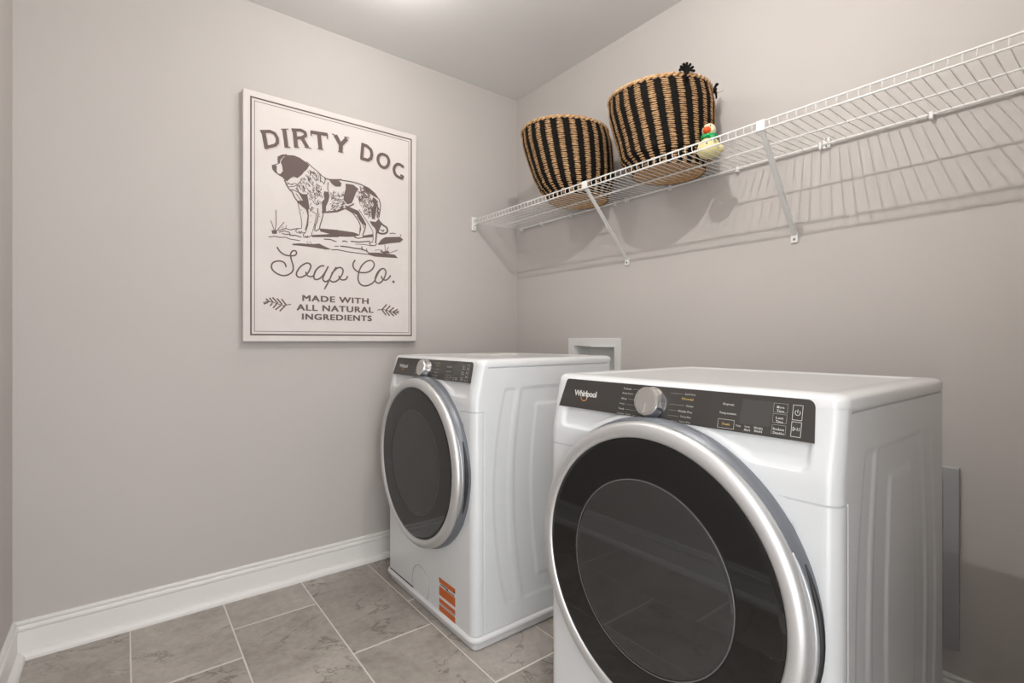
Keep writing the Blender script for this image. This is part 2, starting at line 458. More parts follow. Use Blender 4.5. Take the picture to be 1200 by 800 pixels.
# ================================================================== framed print on the back wall
ART = json.loads('''{"g":{"title":{"s":[[16.0,[[-309.8,352.9],[-298.6,286.7]]],[12.9,[[-320.5,349.5],[-283.8,359.5],[-266.6,355.2],[-256.5,338.4],[-256.0,319.8],[-265.2,306.7],[-283.8,297.0],[-303.6,289.2]]],[4.3,[[-323.2,352.5],[-306.5,356.2]]],[4.3,[[-305.0,282.7],[-290.9,287.3]]],[16.4,[[-230.0,382.7],[-220.6,308.8]]],[4.4,[[-242.9,379.1],[-212.6,387.5]]],[5.0,[[-228.2,307.6],[-205.1,311.8]]],[16.5,[[-189.5,393.1],[-182.0,317.3]]],[13.4,[[-200.6,387.1],[-162.8,395.5],[-145.9,390.9],[-143.2,377.7],[-156.7,365.3],[-181.1,357.0]]],[16.1,[[-159.2,364.1],[-135.7,327.8]]],[4.5,[[-190.7,315.8],[-169.6,320.2]]],[4.5,[[-148.1,326.5],[-120.1,328.3]]],[14.9,[[-123.3,397.9],[-49.9,405.0]]],[17.0,[[-87.9,403.0],[-80.9,334.5]]],[4.6,[[-93.7,332.9],[-68.0,334.9]]],[5.2,[[-122.0,400.8],[-120.1,381.2]]],[5.3,[[-50.5,405.8],[-51.5,385.1]]],[18.3,[[-16.1,411.1],[8.3,372.6]]],[17.0,[[36.2,408.7],[8.3,372.6]]],[18.4,[[9.8,379.1],[7.5,343.2]]],[4.5,[[-31.2,413.4],[-5.5,409.1]]],[4.7,[[23.7,413.3],[45.6,414.9]]],[4.6,[[-4.0,340.5],[19.1,341.2]]],[15.0,[[111.0,407.0],[104.5,331.6]]],[15.0,[[102.9,399.9],[130.6,397.0],[149.2,384.2],[153.7,363.3],[149.2,343.1],[134.7,332.0],[98.9,334.3]]],[14.6,[[210.2,377.0],[219.3,375.6],[229.5,371.6],[235.7,361.9],[238.6,349.9],[236.8,337.3],[231.7,326.0],[223.8,318.2],[214.5,314.2],[204.5,315.3],[195.3,320.2],[188.2,329.1],[183.9,340.0],[183.8,351.9],[186.8,362.8],[192.7,369.9],[199.5,374.5],[205.7,376.5],[210.2,377.0]]],[14.2,[[315.6,336.8],[307.8,341.7],[297.7,346.3],[288.5,346.8],[279.9,344.1],[272.2,336.6],[266.6,327.2],[264.3,319.0],[264.8,310.4],[268.1,300.4],[273.7,291.6],[281.3,286.9],[289.6,284.1],[298.0,282.2],[304.4,281.2]]],[12.4,[[312.0,297.3],[304.4,275.0]]],[10.8,[[297.7,296.5],[312.0,291.9]]]],"p":[]},"dog":{"s":[[3.1,[[-276.9,220.1],[-255.3,231.0],[-246.6,237.5]]],[3.8,[[-140.0,265.5],[-115.0,246.6],[-89.7,230.6],[-77.0,218.5],[-54.4,208.2],[-38.0,208.4],[11.5,218.8]]],[3.9,[[-83.4,223.8],[-80.2,201.4],[-81.8,188.0]]],[3.3,[[-59.2,208.8],[-62.5,191.7],[-67.3,180.9]]],[4.9,[[-64.0,207.6],[-45.5,207.5],[11.4,215.6],[62.1,216.9],[102.1,212.8],[138.8,202.7],[167.9,184.0],[188.9,159.6],[196.6,138.6],[194.0,105.9],[188.1,72.7]]],[5.0,[[-229.0,169.0],[-217.2,144.5],[-206.8,130.6],[-197.8,124.3],[-188.8,103.6],[-173.7,83.9],[-152.3,68.2],[-135.3,61.3]]],[3.8,[[-206.8,130.6],[-193.3,134.6],[-182.8,130.2],[-158.5,121.8],[-140.0,118.6]]],[3.2,[[-182.8,120.6],[-167.6,100.9],[-146.2,78.9]]],[7.1,[[-167.6,123.4],[-146.2,107.9],[-133.8,87.4],[-130.7,62.0]]],[2.9,[[-218.7,161.5],[-203.8,154.9],[-188.8,162.5],[-176.8,160.1]]],[2.8,[[-212.8,143.7],[-194.8,147.1],[-179.8,156.3],[-164.6,175.2],[-161.5,188.6]]],[2.8,[[-209.8,175.9],[-203.8,186.6],[-191.8,187.4]]],[2.9,[[-224.6,150.9],[-209.8,156.9],[-194.8,153.4]]],[4.0,[[-47.8,194.5],[-49.5,167.7],[-44.6,135.5]]],[8.3,[[-75.1,57.7],[-49.2,61.8],[-7.8,72.1],[24.9,90.0]]],[4.6,[[24.9,90.8],[44.4,84.2],[64.1,75.6],[90.0,42.3],[98.9,23.9],[96.0,-11.9]]],[5.6,[[98.1,157.7],[92.0,144.8],[106.1,145.3],[112.2,160.2],[102.1,160.4]]],[5.5,[[110.2,183.5],[130.6,159.4]]],[6.3,[[42.4,101.4],[62.1,112.4],[68.0,119.2]]],[8.8,[[188.9,56.7],[198.5,48.6],[210.2,39.5],[219.9,35.8],[227.4,31.7],[231.2,22.0],[230.8,11.8],[224.5,4.8],[214.5,0.3],[201.4,-1.2],[188.9,0.2],[181.0,6.4],[176.3,12.6]]],[5.6,[[197.4,17.5],[210.2,11.1],[214.5,19.8]]],[2.9,[[-175.9,84.9],[-168.3,50.9],[-162.2,19.8],[-159.1,-2.2],[-160.7,-26.5]]],[2.8,[[-160.7,-25.5],[-175.9,-28.9],[-185.0,-38.4],[-178.9,-46.5],[-163.7,-47.1],[-147.8,-40.8]]],[3.8,[[-172.9,-37.7],[-166.8,-44.9],[-157.6,-37.3]]],[2.9,[[-132.3,68.0],[-114.1,53.0],[-99.0,47.2],[-100.9,22.5],[-107.2,-4.5],[-114.1,-33.1]]],[3.2,[[-139.1,-34.2],[-153.0,-51.1],[-150.8,-62.1],[-135.4,-61.8],[-119.8,-51.7],[-116.0,-35.0]]],[3.9,[[-146.8,-55.2],[-137.6,-60.5],[-132.9,-53.4]]],[4.6,[[-93.6,72.6],[-90.4,40.4],[-96.8,10.0],[-103.1,-3.9],[-105.3,-28.7]]],[4.6,[[-68.0,55.3],[-75.4,23.0],[-81.8,0.7],[-85.6,-17.9],[-101.5,-30.5]]],[4.5,[[-161.3,53.7],[-160.0,51.6]]],[4.5,[[-153.9,43.6],[-152.1,41.3]]],[4.5,[[-122.9,35.4],[-121.7,33.0]]],[4.6,[[-123.5,7.8],[-122.3,5.7]]],[4.6,[[-85.6,37.8],[-83.7,36.2]]],[4.6,[[-86.3,47.6],[-84.4,45.9]]],[3.0,[[55.9,82.4],[78.5,56.8],[95.3,35.2],[101.7,8.5],[94.3,-20.7]]],[5.5,[[92.5,79.5],[110.9,54.7],[123.7,32.4],[120.9,11.2],[110.9,-18.6]]],[3.4,[[82.0,64.2],[110.2,30.4],[113.7,13.6]]],[3.1,[[92.5,96.8],[110.2,71.9],[128.0,50.3],[146.0,25.0],[158.7,5.8],[160.6,-29.0],[156.9,-46.9]]],[7.0,[[179.6,43.8],[177.0,8.2],[175.2,-20.1],[172.3,-50.4]]],[4.2,[[156.9,-46.2],[141.7,-52.2],[145.3,-62.3],[167.9,-62.1],[179.6,-50.6]]],[5.6,[[149.6,46.5],[167.9,28.1],[178.9,15.5]]]],"p":[[[-218.7,276.7],[-191.8,281.2],[-167.6,276.4],[-140.0,262.3],[-127.6,252.0],[-138.4,231.9],[-149.2,220.0],[-158.5,205.3],[-176.8,187.2],[-188.8,189.6],[-194.8,190.9],[-209.8,175.9],[-218.7,164.7],[-227.5,169.3],[-236.4,178.5],[-249.5,183.7],[-265.4,193.0],[-275.5,203.3],[-278.3,218.3],[-274.0,223.8],[-259.6,223.8],[-258.2,216.3],[-259.6,203.5],[-255.3,191.9],[-245.1,190.9],[-234.9,205.5],[-237.8,226.9],[-243.7,241.3],[-236.4,258.6]],[[-255.3,262.2],[-239.3,273.6],[-221.6,279.2],[-215.7,276.4],[-233.4,265.5],[-243.7,250.7],[-246.6,237.5],[-255.3,234.1],[-256.2,251.1]],[[-179.8,137.1],[-158.5,121.8],[-136.9,125.6],[-130.7,94.4],[-130.7,62.0],[-143.1,72.9],[-158.5,102.5]],[[-44.6,206.8],[-11.6,213.2],[5.1,208.1],[10.1,195.6],[1.7,184.6],[-18.3,183.5],[-31.5,191.0]],[[-64.1,151.8],[-47.8,148.2],[-42.0,129.3],[-47.8,108.4],[-57.6,91.9],[-73.7,85.9],[-64.1,118.9],[-67.3,138.1]],[[-41.7,209.0],[-4.0,214.5],[11.4,202.1],[8.3,185.7],[-15.4,181.3],[-31.2,190.1]],[[30.7,203.9],[66.1,204.8],[90.0,190.9],[78.0,169.8],[68.0,140.7],[58.1,119.5],[38.5,110.4],[19.9,130.5],[24.9,160.3],[30.7,180.7]],[[-64.0,151.8],[-47.3,151.1],[-41.0,137.0],[-45.5,113.5],[-56.6,85.2],[-56.6,66.3],[-73.3,59.9],[-75.1,101.0],[-64.0,117.9]],[[26.8,106.5],[62.1,96.8],[90.0,89.5],[106.1,64.4],[118.3,46.4],[122.4,23.2],[106.1,36.8],[82.0,68.6],[58.1,80.5],[30.7,91.7]],[[159.5,166.5],[176.3,155.4],[179.6,131.8],[174.2,94.7],[167.9,59.7],[153.3,63.5],[150.4,107.0],[164.5,129.3],[155.4,147.8]],[[112.2,209.6],[138.8,199.9],[172.1,178.7],[182.6,162.5],[163.7,169.2],[138.8,180.8],[118.3,189.0]],[[142.9,50.0],[172.1,50.2],[188.9,68.8],[201.7,42.4],[188.9,8.3],[180.5,-4.9],[167.9,21.5],[155.4,31.8]],[[-181.9,90.2],[-157.6,75.1],[-140.6,55.3],[-135.4,33.5],[-139.1,0.7],[-146.8,-32.6],[-139.7,-31.7],[-132.3,-8.0],[-129.8,34.4],[-132.3,66.4],[-132.3,98.7]],[[-72.8,108.9],[-50.2,112.7],[-56.7,91.8],[-59.9,58.2],[-66.4,55.6],[-69.6,76.5]]]},"ground":{"s":[[3.7,[[-290.3,-78.4],[-264.6,-72.7],[-247.2,-74.9],[-223.8,-71.3],[-206.0,-77.0],[-166.8,-78.5]]],[5.4,[[6.6,-82.4],[33.6,-82.0],[75.0,-84.8],[106.6,-84.7],[132.3,-92.3],[138.8,-101.4]]],[4.0,[[-33.3,-102.9],[-6.8,-100.0],[40.5,-104.3],[103.1,-105.8],[138.8,-106.6]]],[3.3,[[-20.1,-86.5],[-0.1,-83.2]]],[4.9,[[104.9,-72.1],[108.4,-90.7]]],[4.2,[[128.0,-79.9],[130.9,-95.2]]],[4.0,[[-26.7,-62.2],[-10.2,-64.2]]],[4.7,[[15.0,-61.2],[23.4,-56.8],[38.7,-60.0]]],[4.8,[[54.2,-54.8],[89.0,-54.0],[146.0,-43.7]]],[2.8,[[75.0,-65.3],[117.3,-62.1],[153.3,-64.9]]],[4.2,[[94.3,-20.7],[75.0,-26.6],[72.2,-34.8],[89.0,-37.2],[110.2,-31.1],[112.0,-17.7]]],[3.1,[[-266.0,-57.9],[-261.1,-16.8],[-262.3,37.6]]],[3.1,[[-266.9,-51.8],[-281.8,-8.9]]],[3.1,[[-260.3,-50.9],[-229.1,-7.5]]],[2.2,[[-223.8,-36.0],[-220.8,-18.9]]],[1.8,[[-239.9,-35.7],[-231.1,-26.6]]],[3.8,[[-253.0,-47.5],[-226.7,-35.5],[-217.8,-35.2],[-206.0,-38.0],[-185.0,-30.7],[-169.8,-26.7]]],[3.8,[[-250.1,-54.3],[-229.6,-45.3],[-208.9,-48.9],[-206.0,-56.4],[-220.8,-59.9],[-238.4,-57.5]]],[4.4,[[-208.9,-61.5],[-185.0,-58.5],[-160.7,-63.4]]],[2.0,[[-139.1,-78.4],[-131.3,-88.8]]],[2.0,[[-126.7,-76.9],[-117.3,-87.1]]],[4.7,[[-66.4,-59.7],[-37.1,-57.8],[-17.3,-63.7]]],[3.2,[[221.7,-86.2],[217.9,-50.3]]],[3.2,[[224.3,-85.9],[236.8,-59.5]]],[3.2,[[246.3,-86.4],[282.9,-69.8]]],[2.5,[[167.9,-84.2],[190.0,-77.6],[204.8,-80.2]]],[4.3,[[242.5,4.4],[257.8,8.9],[273.2,8.4]]],[5.8,[[296.5,0.6],[301.2,6.6]]]],"p":[[[-84.0,-15.0],[-0.7,-10.7],[-0.7,-43.2],[-117.3,-57.3],[-117.3,-48.2],[-40.4,-34.3],[-82.4,-27.9]],[[-20.1,-13.0],[16.7,-11.5],[68.0,-12.4],[92.5,-18.5],[75.0,-31.0],[40.5,-36.4],[-20.1,-42.1]],[[113.7,-21.7],[160.6,-7.3],[160.6,-22.7],[110.2,-32.5]],[[182.6,-53.7],[201.1,-28.2],[219.8,-15.2],[296.5,-4.1],[313.0,-15.5],[296.5,-31.0],[242.5,-42.1],[190.0,-56.0]],[[-197.0,-95.6],[-169.8,-90.8],[-114.1,-87.4],[-85.6,-81.8],[-56.7,-93.9],[-32.2,-101.1],[-56.7,-104.8],[-114.1,-101.4],[-163.7,-100.9],[-197.0,-101.6]],[[138.8,-97.9],[182.6,-93.2],[219.8,-92.8],[269.3,-94.0],[285.6,-108.2],[219.8,-111.3],[167.9,-113.0],[138.8,-107.6]],[[-278.9,-48.8],[-257.4,-45.9],[-258.8,-61.7],[-276.1,-63.9]],[[197.4,-77.5],[208.6,-85.1],[234.9,-78.7],[246.3,-90.0],[212.3,-93.6],[197.4,-88.1]]]},"script":{"s":[[6.1,[[-257.8,-116.2],[-255.4,-120.6],[-251.8,-126.9],[-247.5,-132.7],[-242.6,-137.4],[-237.0,-141.5],[-230.9,-144.7],[-224.1,-146.7],[-216.7,-147.8],[-209.4,-148.0],[-201.6,-147.6],[-193.8,-146.3],[-187.5,-144.3],[-183.6,-141.0],[-181.2,-137.0],[-180.2,-133.2],[-180.7,-129.6],[-182.5,-126.4],[-185.1,-124.4],[-188.8,-124.1],[-193.3,-125.1],[-197.3,-127.3],[-200.4,-130.8],[-203.0,-135.5],[-204.5,-140.9],[-204.6,-147.0],[-203.6,-153.8],[-202.1,-161.2],[-199.8,-169.4],[-197.0,-178.2],[-194.8,-186.2],[-193.7,-192.7],[-193.3,-198.5],[-193.9,-204.1],[-195.5,-209.8],[-198.2,-215.2],[-202.1,-220.2],[-207.7,-224.8],[-214.6,-229.0],[-221.4,-232.0],[-227.6,-233.6],[-233.9,-234.1],[-240.4,-233.5],[-247.5,-231.6],[-254.9,-228.7],[-261.6,-225.1],[-267.4,-220.9],[-272.6,-216.1],[-276.4,-211.2],[-278.6,-206.3],[-279.4,-201.3],[-279.2,-196.4],[-278.2,-191.7],[-276.3,-187.2],[-273.2,-183.3],[-268.6,-179.9],[-262.9,-177.1],[-256.9,-175.2],[-250.5,-174.2],[-243.9,-174.0],[-238.0,-174.9],[-233.2,-177.0],[-229.2,-180.2],[-226.1,-183.9],[-224.1,-188.6],[-223.0,-193.7],[-222.3,-197.4]]],[6.3,[[-124.4,-177.1],[-126.5,-175.3],[-129.6,-173.0],[-133.0,-171.6],[-136.7,-171.8],[-140.9,-173.1],[-145.6,-175.4],[-151.2,-178.9],[-157.4,-183.4],[-163.0,-188.4],[-167.7,-194.0],[-171.9,-200.1],[-175.3,-206.1],[-178.2,-212.2],[-180.4,-218.3],[-181.2,-223.7],[-180.2,-228.4],[-177.8,-232.4],[-174.3,-235.0],[-169.7,-236.0],[-164.1,-235.6],[-158.0,-233.8],[-151.4,-230.5],[-144.3,-225.8],[-138.0,-220.2],[-133.0,-213.3],[-128.7,-205.4],[-125.5,-198.2],[-123.1,-192.1],[-121.7,-186.8],[-121.4,-182.1],[-123.1,-177.9],[-125.9,-174.5],[-128.0,-172.2]]],[6.3,[[-143.1,-210.2],[-142.0,-214.0],[-140.5,-219.4],[-138.0,-223.9],[-134.5,-226.8],[-130.1,-228.8],[-125.5,-229.7],[-120.4,-229.6],[-115.1,-228.4],[-110.2,-224.8],[-106.5,-217.4],[-103.2,-207.5],[-99.0,-198.5],[-92.9,-191.1],[-85.9,-184.5],[-79.4,-179.9],[-73.3,-178.0],[-67.7,-178.2],[-63.7,-178.4]]],[6.4,[[-63.7,-178.4],[-67.7,-178.3],[-73.4,-178.2],[-79.4,-179.9],[-85.5,-183.9],[-91.9,-189.5],[-97.4,-195.8],[-101.8,-202.8],[-105.3,-210.5],[-107.7,-217.7],[-108.8,-224.7],[-108.8,-231.2],[-107.7,-236.2],[-105.3,-239.3],[-101.8,-240.8],[-97.4,-240.7],[-92.0,-239.2],[-85.7,-236.2],[-79.4,-231.4],[-73.2,-224.2],[-66.9,-215.3],[-61.1,-206.0],[-55.6,-195.8],[-50.5,-185.4],[-46.9,-178.0]]],[6.4,[[-46.9,-178.0],[-52.6,-190.2],[-60.3,-207.3],[-66.4,-221.4],[-69.3,-229.4],[-70.5,-234.5],[-70.0,-238.7],[-67.5,-243.0],[-63.2,-246.3],[-58.5,-247.5],[-53.0,-244.9],[-47.0,-240.2],[-42.7,-236.7]]],[6.5,[[-11.7,-178.6],[-15.5,-184.3],[-20.9,-192.8],[-26.7,-203.1],[-32.7,-216.0],[-39.0,-230.8],[-45.3,-244.9],[-52.2,-258.7],[-59.0,-271.9],[-63.7,-281.0]]],[6.5,[[-33.1,-209.1],[-27.1,-202.4],[-18.5,-193.1],[-10.6,-185.6],[-4.6,-181.5],[0.7,-179.3],[5.6,-178.7],[10.4,-179.6],[14.7,-182.0],[17.6,-185.8],[18.7,-191.2],[18.3,-197.9],[16.5,-205.0],[13.0,-212.7],[8.1,-220.7],[2.9,-227.9],[-2.3,-233.9],[-7.8,-238.9],[-13.3,-242.6],[-18.9,-244.8],[-24.5,-245.6],[-29.4,-245.4],[-33.7,-243.8],[-37.5,-241.1],[-40.0,-239.2]]],[6.5,[[0.2,-216.1],[1.3,-220.2],[3.0,-225.9],[5.6,-230.4],[9.5,-232.7],[14.4,-233.7],[19.2,-233.8],[24.1,-232.9],[28.9,-231.1],[33.0,-228.4],[36.0,-223.8],[38.2,-218.2],[39.6,-214.1]]],[6.6,[[74.8,-138.2],[72.0,-142.3],[68.1,-148.1],[65.3,-154.1],[64.2,-159.7],[64.2,-165.4],[65.3,-170.7],[67.5,-175.4],[70.7,-179.8],[74.8,-183.7],[79.8,-187.1],[85.7,-190.1],[91.8,-192.2],[98.2,-193.4],[104.9,-193.7],[111.9,-193.4],[119.5,-192.6],[127.4,-191.2],[135.0,-188.6],[142.5,-184.7],[149.6,-179.6],[155.5,-173.9],[160.3,-167.3],[163.9,-160.0],[165.6,-153.2],[164.8,-146.9],[162.0,-141.1],[158.5,-136.8],[154.4,-134.3],[149.4,-133.3],[143.8,-133.7],[137.4,-135.4],[130.4,-138.5],[123.4,-143.0],[116.4,-149.0],[109.3,-156.3],[103.3,-164.5],[98.5,-173.6],[94.8,-183.5],[91.8,-193.3],[89.6,-203.0],[88.1,-212.6],[87.9,-221.5],[88.9,-229.7],[91.2,-237.1],[94.7,-243.3],[99.5,-247.9],[105.5,-251.2],[111.9,-253.3],[118.4,-254.0],[125.2,-253.4],[132.1,-251.9],[139.1,-249.5],[146.2,-246.1],[152.6,-242.1],[158.0,-237.8],[162.9,-233.0],[167.4,-226.9],[171.4,-218.8],[175.2,-209.6],[179.2,-200.4],[184.0,-191.1],[189.1,-181.9],[194.2,-174.6],[199.8,-169.9],[205.4,-167.1],[209.3,-165.2]]],[6.9,[[212.3,-165.0],[207.5,-166.4],[200.7,-168.7],[194.2,-172.3],[188.8,-177.8],[183.7,-184.6],[179.2,-191.8],[175.4,-199.6],[172.2,-207.9],[170.3,-215.3],[170.0,-221.5],[171.0,-226.8],[173.3,-231.0],[177.3,-234.3],[182.6,-236.6],[188.2,-236.8],[194.2,-234.3],[200.5,-229.8],[206.3,-224.1],[211.4,-216.9],[216.0,-208.4],[219.6,-200.1],[222.1,-191.8],[223.5,-183.6],[223.3,-176.7],[220.3,-171.5],[215.7,-167.6],[212.3,-165.0]]],[6.9,[[200.2,-201.6],[201.5,-205.5],[203.4,-211.0],[206.3,-215.5],[210.6,-218.2],[216.0,-219.9],[221.4,-220.1],[226.7,-218.1],[231.9,-214.5],[236.7,-210.3],[241.2,-205.0],[245.1,-199.1],[247.8,-194.9]]],[10.5,[[256.5,-225.1],[267.7,-224.3]]]],"p":[]},"sprigs":{"s":[[3.1,[[-202.1,-352.7],[-233.3,-360.1],[-266.2,-349.9],[-294.0,-345.2],[-311.3,-351.0]]],[3.4,[[181.0,-363.9],[206.3,-358.9],[236.7,-365.3],[267.7,-371.2],[290.9,-376.3]]],[5.6,[[-221.4,-357.1],[-240.4,-332.5]]],[5.6,[[-238.0,-355.3],[-257.8,-330.9]]],[5.6,[[-254.5,-350.9],[-275.5,-327.7]]],[5.5,[[-273.2,-348.2],[-287.1,-329.8]]],[5.5,[[-287.1,-345.9],[-300.8,-334.5]]],[5.7,[[-226.1,-359.8],[-247.5,-384.6]]],[5.6,[[-242.8,-359.0],[-263.9,-379.1]]],[5.5,[[-259.2,-353.7],[-273.2,-371.9]]],[5.5,[[-275.5,-351.9],[-284.8,-363.3]]],[5.5,[[-291.7,-348.6],[-308.6,-356.8]]],[6.3,[[206.3,-358.9],[227.5,-335.1]]],[6.4,[[224.5,-362.3],[246.0,-340.1]]],[6.4,[[242.9,-366.3],[264.6,-348.0]]],[6.4,[[261.5,-369.7],[283.3,-356.1]]],[6.4,[[273.9,-372.2],[290.9,-365.7]]],[6.3,[[203.2,-360.2],[224.5,-387.1]]],[6.3,[[221.4,-364.1],[242.9,-389.4]]],[6.4,[[239.8,-367.5],[264.6,-390.0]]],[6.4,[[258.3,-370.4],[278.3,-383.7]]]],"p":[]}},"h":{"hc":[[-127.6,247.2],[-83.4,223.8],[-73.7,192.8],[-83.4,102.4],[-121.3,66.8],[-136.9,138.6],[-164.6,139.9],[-188.8,141.8],[-158.5,192.4]],"hb":[[-41.7,152.1],[19.1,163.1],[19.1,124.5],[26.8,94.9],[-7.8,74.0],[-49.2,67.5],[-38.0,114.8]],"hh":[[90.0,203.4],[110.2,207.2],[147.1,174.3],[155.4,139.8],[147.1,66.6],[122.4,78.7],[106.1,107.8],[90.0,128.8],[82.0,162.7]],"hr":[[172.1,166.7],[188.9,137.4],[186.8,80.6],[176.3,70.9],[180.5,131.9]]}}''')
PX0, PX1, PZ0, PZ1 = -1.4354, -0.6664, 1.0382, 2.0605
PXC, PZC = (PX0 + PX1) / 2, (PZ0 + PZ1) / 2
PT = 0.040
pic = empty('wall_art', (PXC, 0, PZC), 'large pale canvas print with a brown dog drawing and soap lettering on the wall', 'picture')
mb = MB(); mb.box(PX0 - PXC, PX1 - PXC, -PT, -0.001, PZ0 - PZC, PZ1 - PZC, 0.003)
mb.build('canvas', M['canvas'], pic)
hw, hh = (PX1 - PX0) / 2, (PZ1 - PZ0) / 2
def flat(name, tris_list, mat, lift, parent=pic):
    """tris_list: (verts2d in metres, faces)"""
    V = []; F = []
    for i_, (v, f) in enumerate(tris_list):
        n = len(V); V += [(x, -PT - lift - (i_ % 40) * 1.2e-5, z) for x, z in v]; F += [tuple(i + n for i in q) for q in f]
    return mobj(name, V, F, mat, parent)
def frame_rect(off, w):
    x0, x1, z0, z1 = -hw + off, hw - off, -hh + off, hh - off
    v = [(x0, z0), (x1, z0), (x1, z1), (x0, z1), (x0 + w, z0 + w), (x1 - w, z0 + w), (x1 - w, z1 - w), (x0 + w, z1 - w)]
    return v, [(0, 1, 5, 4), (1, 2, 6, 5), (2, 3, 7, 6), (3, 0, 4, 7)]
flat('border_line', [frame_rect(0.0255, 0.0062)], M['ink'], 0.0006)
flat('border_line', [frame_rect(0.0405, 0.0022)], M['ink'], 0.0006)
def art_shapes(group, dx=0, dz=0):
    out = []
    for w, pts in ART['g'][group]['s']:
        pts = [((x + dx) / 1000, (z + dz) / 1000) for x, z in pts]
        for q in ribbon(pts, w / 1000): out.append((q, [tuple(range(len(q)))]))
    for poly in ART['g'][group]['p']:
        p = [((x + dx) / 1000, (z + dz) / 1000) for x, z in poly]
        out.append((p, tess(p)))
    return out
def art_letter(i0, i1, dx=0, dz=0):
    out = []
    for w, pts in ART['g']['title']['s'][i0:i1]:
        pts = [((x + dx) / 1000, (z + dz) / 1000) for x, z in pts]
        for q in ribbon(pts, w / 1000): out.append((q, [tuple(range(len(q)))]))
    return out
for i0, i1 in ((0, 4), (4, 7), (7, 12), (12, 17), (17, 23), (23, 25), (25, 26), (26, 29)):
    lt = flat('letter', art_letter(i0, i1), M['ink'], 0.0011)
    flat('letter_shadow', art_letter(i0, i1, 5, -5), M['ink_light'], 0.0004, lt)
tag(flat('dog_drawing', art_shapes('dog'), M['ink'], 0.0008), kind='stuff')
tag(flat('ground_drawing', art_shapes('ground'), M['ink'], 0.0007), kind='stuff')
tag(flat('script_lettering', art_shapes('script'), M['ink'], 0.0008), kind='stuff')
tag(flat('leaf_sprigs', art_shapes('sprigs'), M['ink'], 0.0008), kind='stuff')
# fur hatching
def inside(p, poly):
    x, y = p; c = False
    for i in range(len(poly)):
        (x1, y1), (x2, y2) = poly[i - 1], poly[i]
        if (y1 > y) != (y2 > y) and x < (x2 - x1) * (y - y1) / (y2 - y1) + x1: c = not c
    return c
hat = []
rnd = random.Random(3)
for key, count, ang, ln in (('hc', 150, -1.2, 16), ('hb', 100, 0.3, 12), ('hh', 160, -0.9, 14), ('hr', 45, -1.5, 14)):
    poly = ART['h'][key]
    xs = [p[0] for p in poly]; zs = [p[1] for p in poly]
    k = 0
    while k < count:
        p = (rnd.uniform(min(xs), max(xs)), rnd.uniform(min(zs), max(zs)))
        if not inside(p, poly): continue
        a = ang + rnd.uniform(-0.6, 0.6); l = ln * rnd.uniform(0.5, 1.2); b = rnd.uniform(-0.5, 0.5)
        q = [(p[0] / 1000, p[1] / 1000), ((p[0] + l / 2 * math.cos(a)) / 1000, (p[1] + l / 2 * math.sin(a)) / 1000), ((p[0] + l * math.cos(a + b)) / 1000, (p[1] + l * math.sin(a + b)) / 1000)]
        for r in ribbon(q, rnd.uniform(1.6, 3.4) / 1000): hat.append((r, [tuple(range(len(r)))]))
        k += 1
tag(flat('fur_hatching', hat, M['ink'], 0.0007), kind='stuff')
# the three lines of capitals
for body, xa, xb, zt_, zb_ in (('MADE WITH', -0.1565, 0.138, -0.3105, -0.3375), ('ALL NATURAL', -0.180, 0.1615, -0.3510, -0.3785), ('INGREDIENTS', -0.158, 0.153, -0.3905, -0.4175)):
    sh_ = []
    for dx_ in (-0.0017, -0.0006, 0.0006, 0.0017):
        for dz_ in (-0.0008, 0.0008):
            v, f = fit_text(body, xa + dx_ + 0.001, xb + dx_ - 0.001, zb_ + dz_ + 0.001, zt_ + dz_ - 0.001, bold=0.0, res=4, space=1.12)
            sh_.append((v, f))
    tag(flat('small_lettering', sh_, M['ink'], 0.0008), kind='stuff')


# ================================================================== front loading washer and dryer
MW, MD, MR = 0.686, 0.672, 0.029
DZ, DR = 0.556, 0.3165            # door centre height, outer ring radius
Z0, Z1 = 0.0265, 0.9305
def lean(z):
    t = z - 0.800
    if t <= 0: return 0.0
    if t < 0.03: return 0.235 * t * t / 0.06
    return 0.235 * (t - 0.015)
def front_disp(u, z):
    r = math.hypot(u, z - DZ)
    d = 0.0
    qx, qz = abs(u) - (0.300 - 0.018), abs(z - 0.8535) - (0.0325 - 0.018)
    sd = math.hypot(max(qx, 0), max(qz, 0)) + min(max(qx, qz), 0) - 0.018
    rec = (1 - sstep(-0.008, 0.0, sd)) * sstep(0.330, 0.342, r)
    d -= 0.0085 * rec
    pk = sstep(0.376, 0.390, z) * (1 - sstep(0.722, 0.736, z)) * (1 - sstep(0.262, 0.280, abs(u)))
    d -= 0.0095 * pk
    if r > 0.335:
        d -= 0.0035 * (1 - sstep(0.0006, 0.0018, abs(z - 0.775)))
    return d
def q2(z, c, h): return ((z - c) / h) ** 2
def side_disp(x, z):
    d = 0.0
    xx = min(x, MD - x + 0.02)
    c1 = 0.082 + 0.056 * q2(z, 0.48, 0.39); c2 = 0.142 + 0.045 * q2(z, 0.48, 0.39)
    c3 = 0.168 + 0.044 * q2(z, 0.49, 0.39); c4 = 0.247 + 0.028 * q2(z, 0.49, 0.31)
    e = 0.006
    zr = sstep(0.092, 0.104, z) * (1 - sstep(0.842, 0.854, z))
    d -= 0.0026 * zr * sstep(c1 - e, c1 + e, xx) * (1 - sstep(c2 - e, c2 + e, xx))
    d -= 0.0030 * zr * sstep(c3 - e, c3 + e, xx)
    zr2 = sstep(0.160, 0.172, z) * (1 - sstep(0.782, 0.794, z))
    d += 0.0034 * zr2 * sstep(c4 - e, c4 + e, xx)
    if z < 0.775 or True:
        if z < 0.7765: d -= 0.0030 * (1 - sstep(0.0006, 0.0018, abs(x - 0.040)))
    d -= 0.0045 * (1 - sstep(0.0008, 0.0022, abs(z - 0.9235))) * sstep(0.040, 0.043, x) * (1 - sstep(0.655, 0.66, x))
    return d

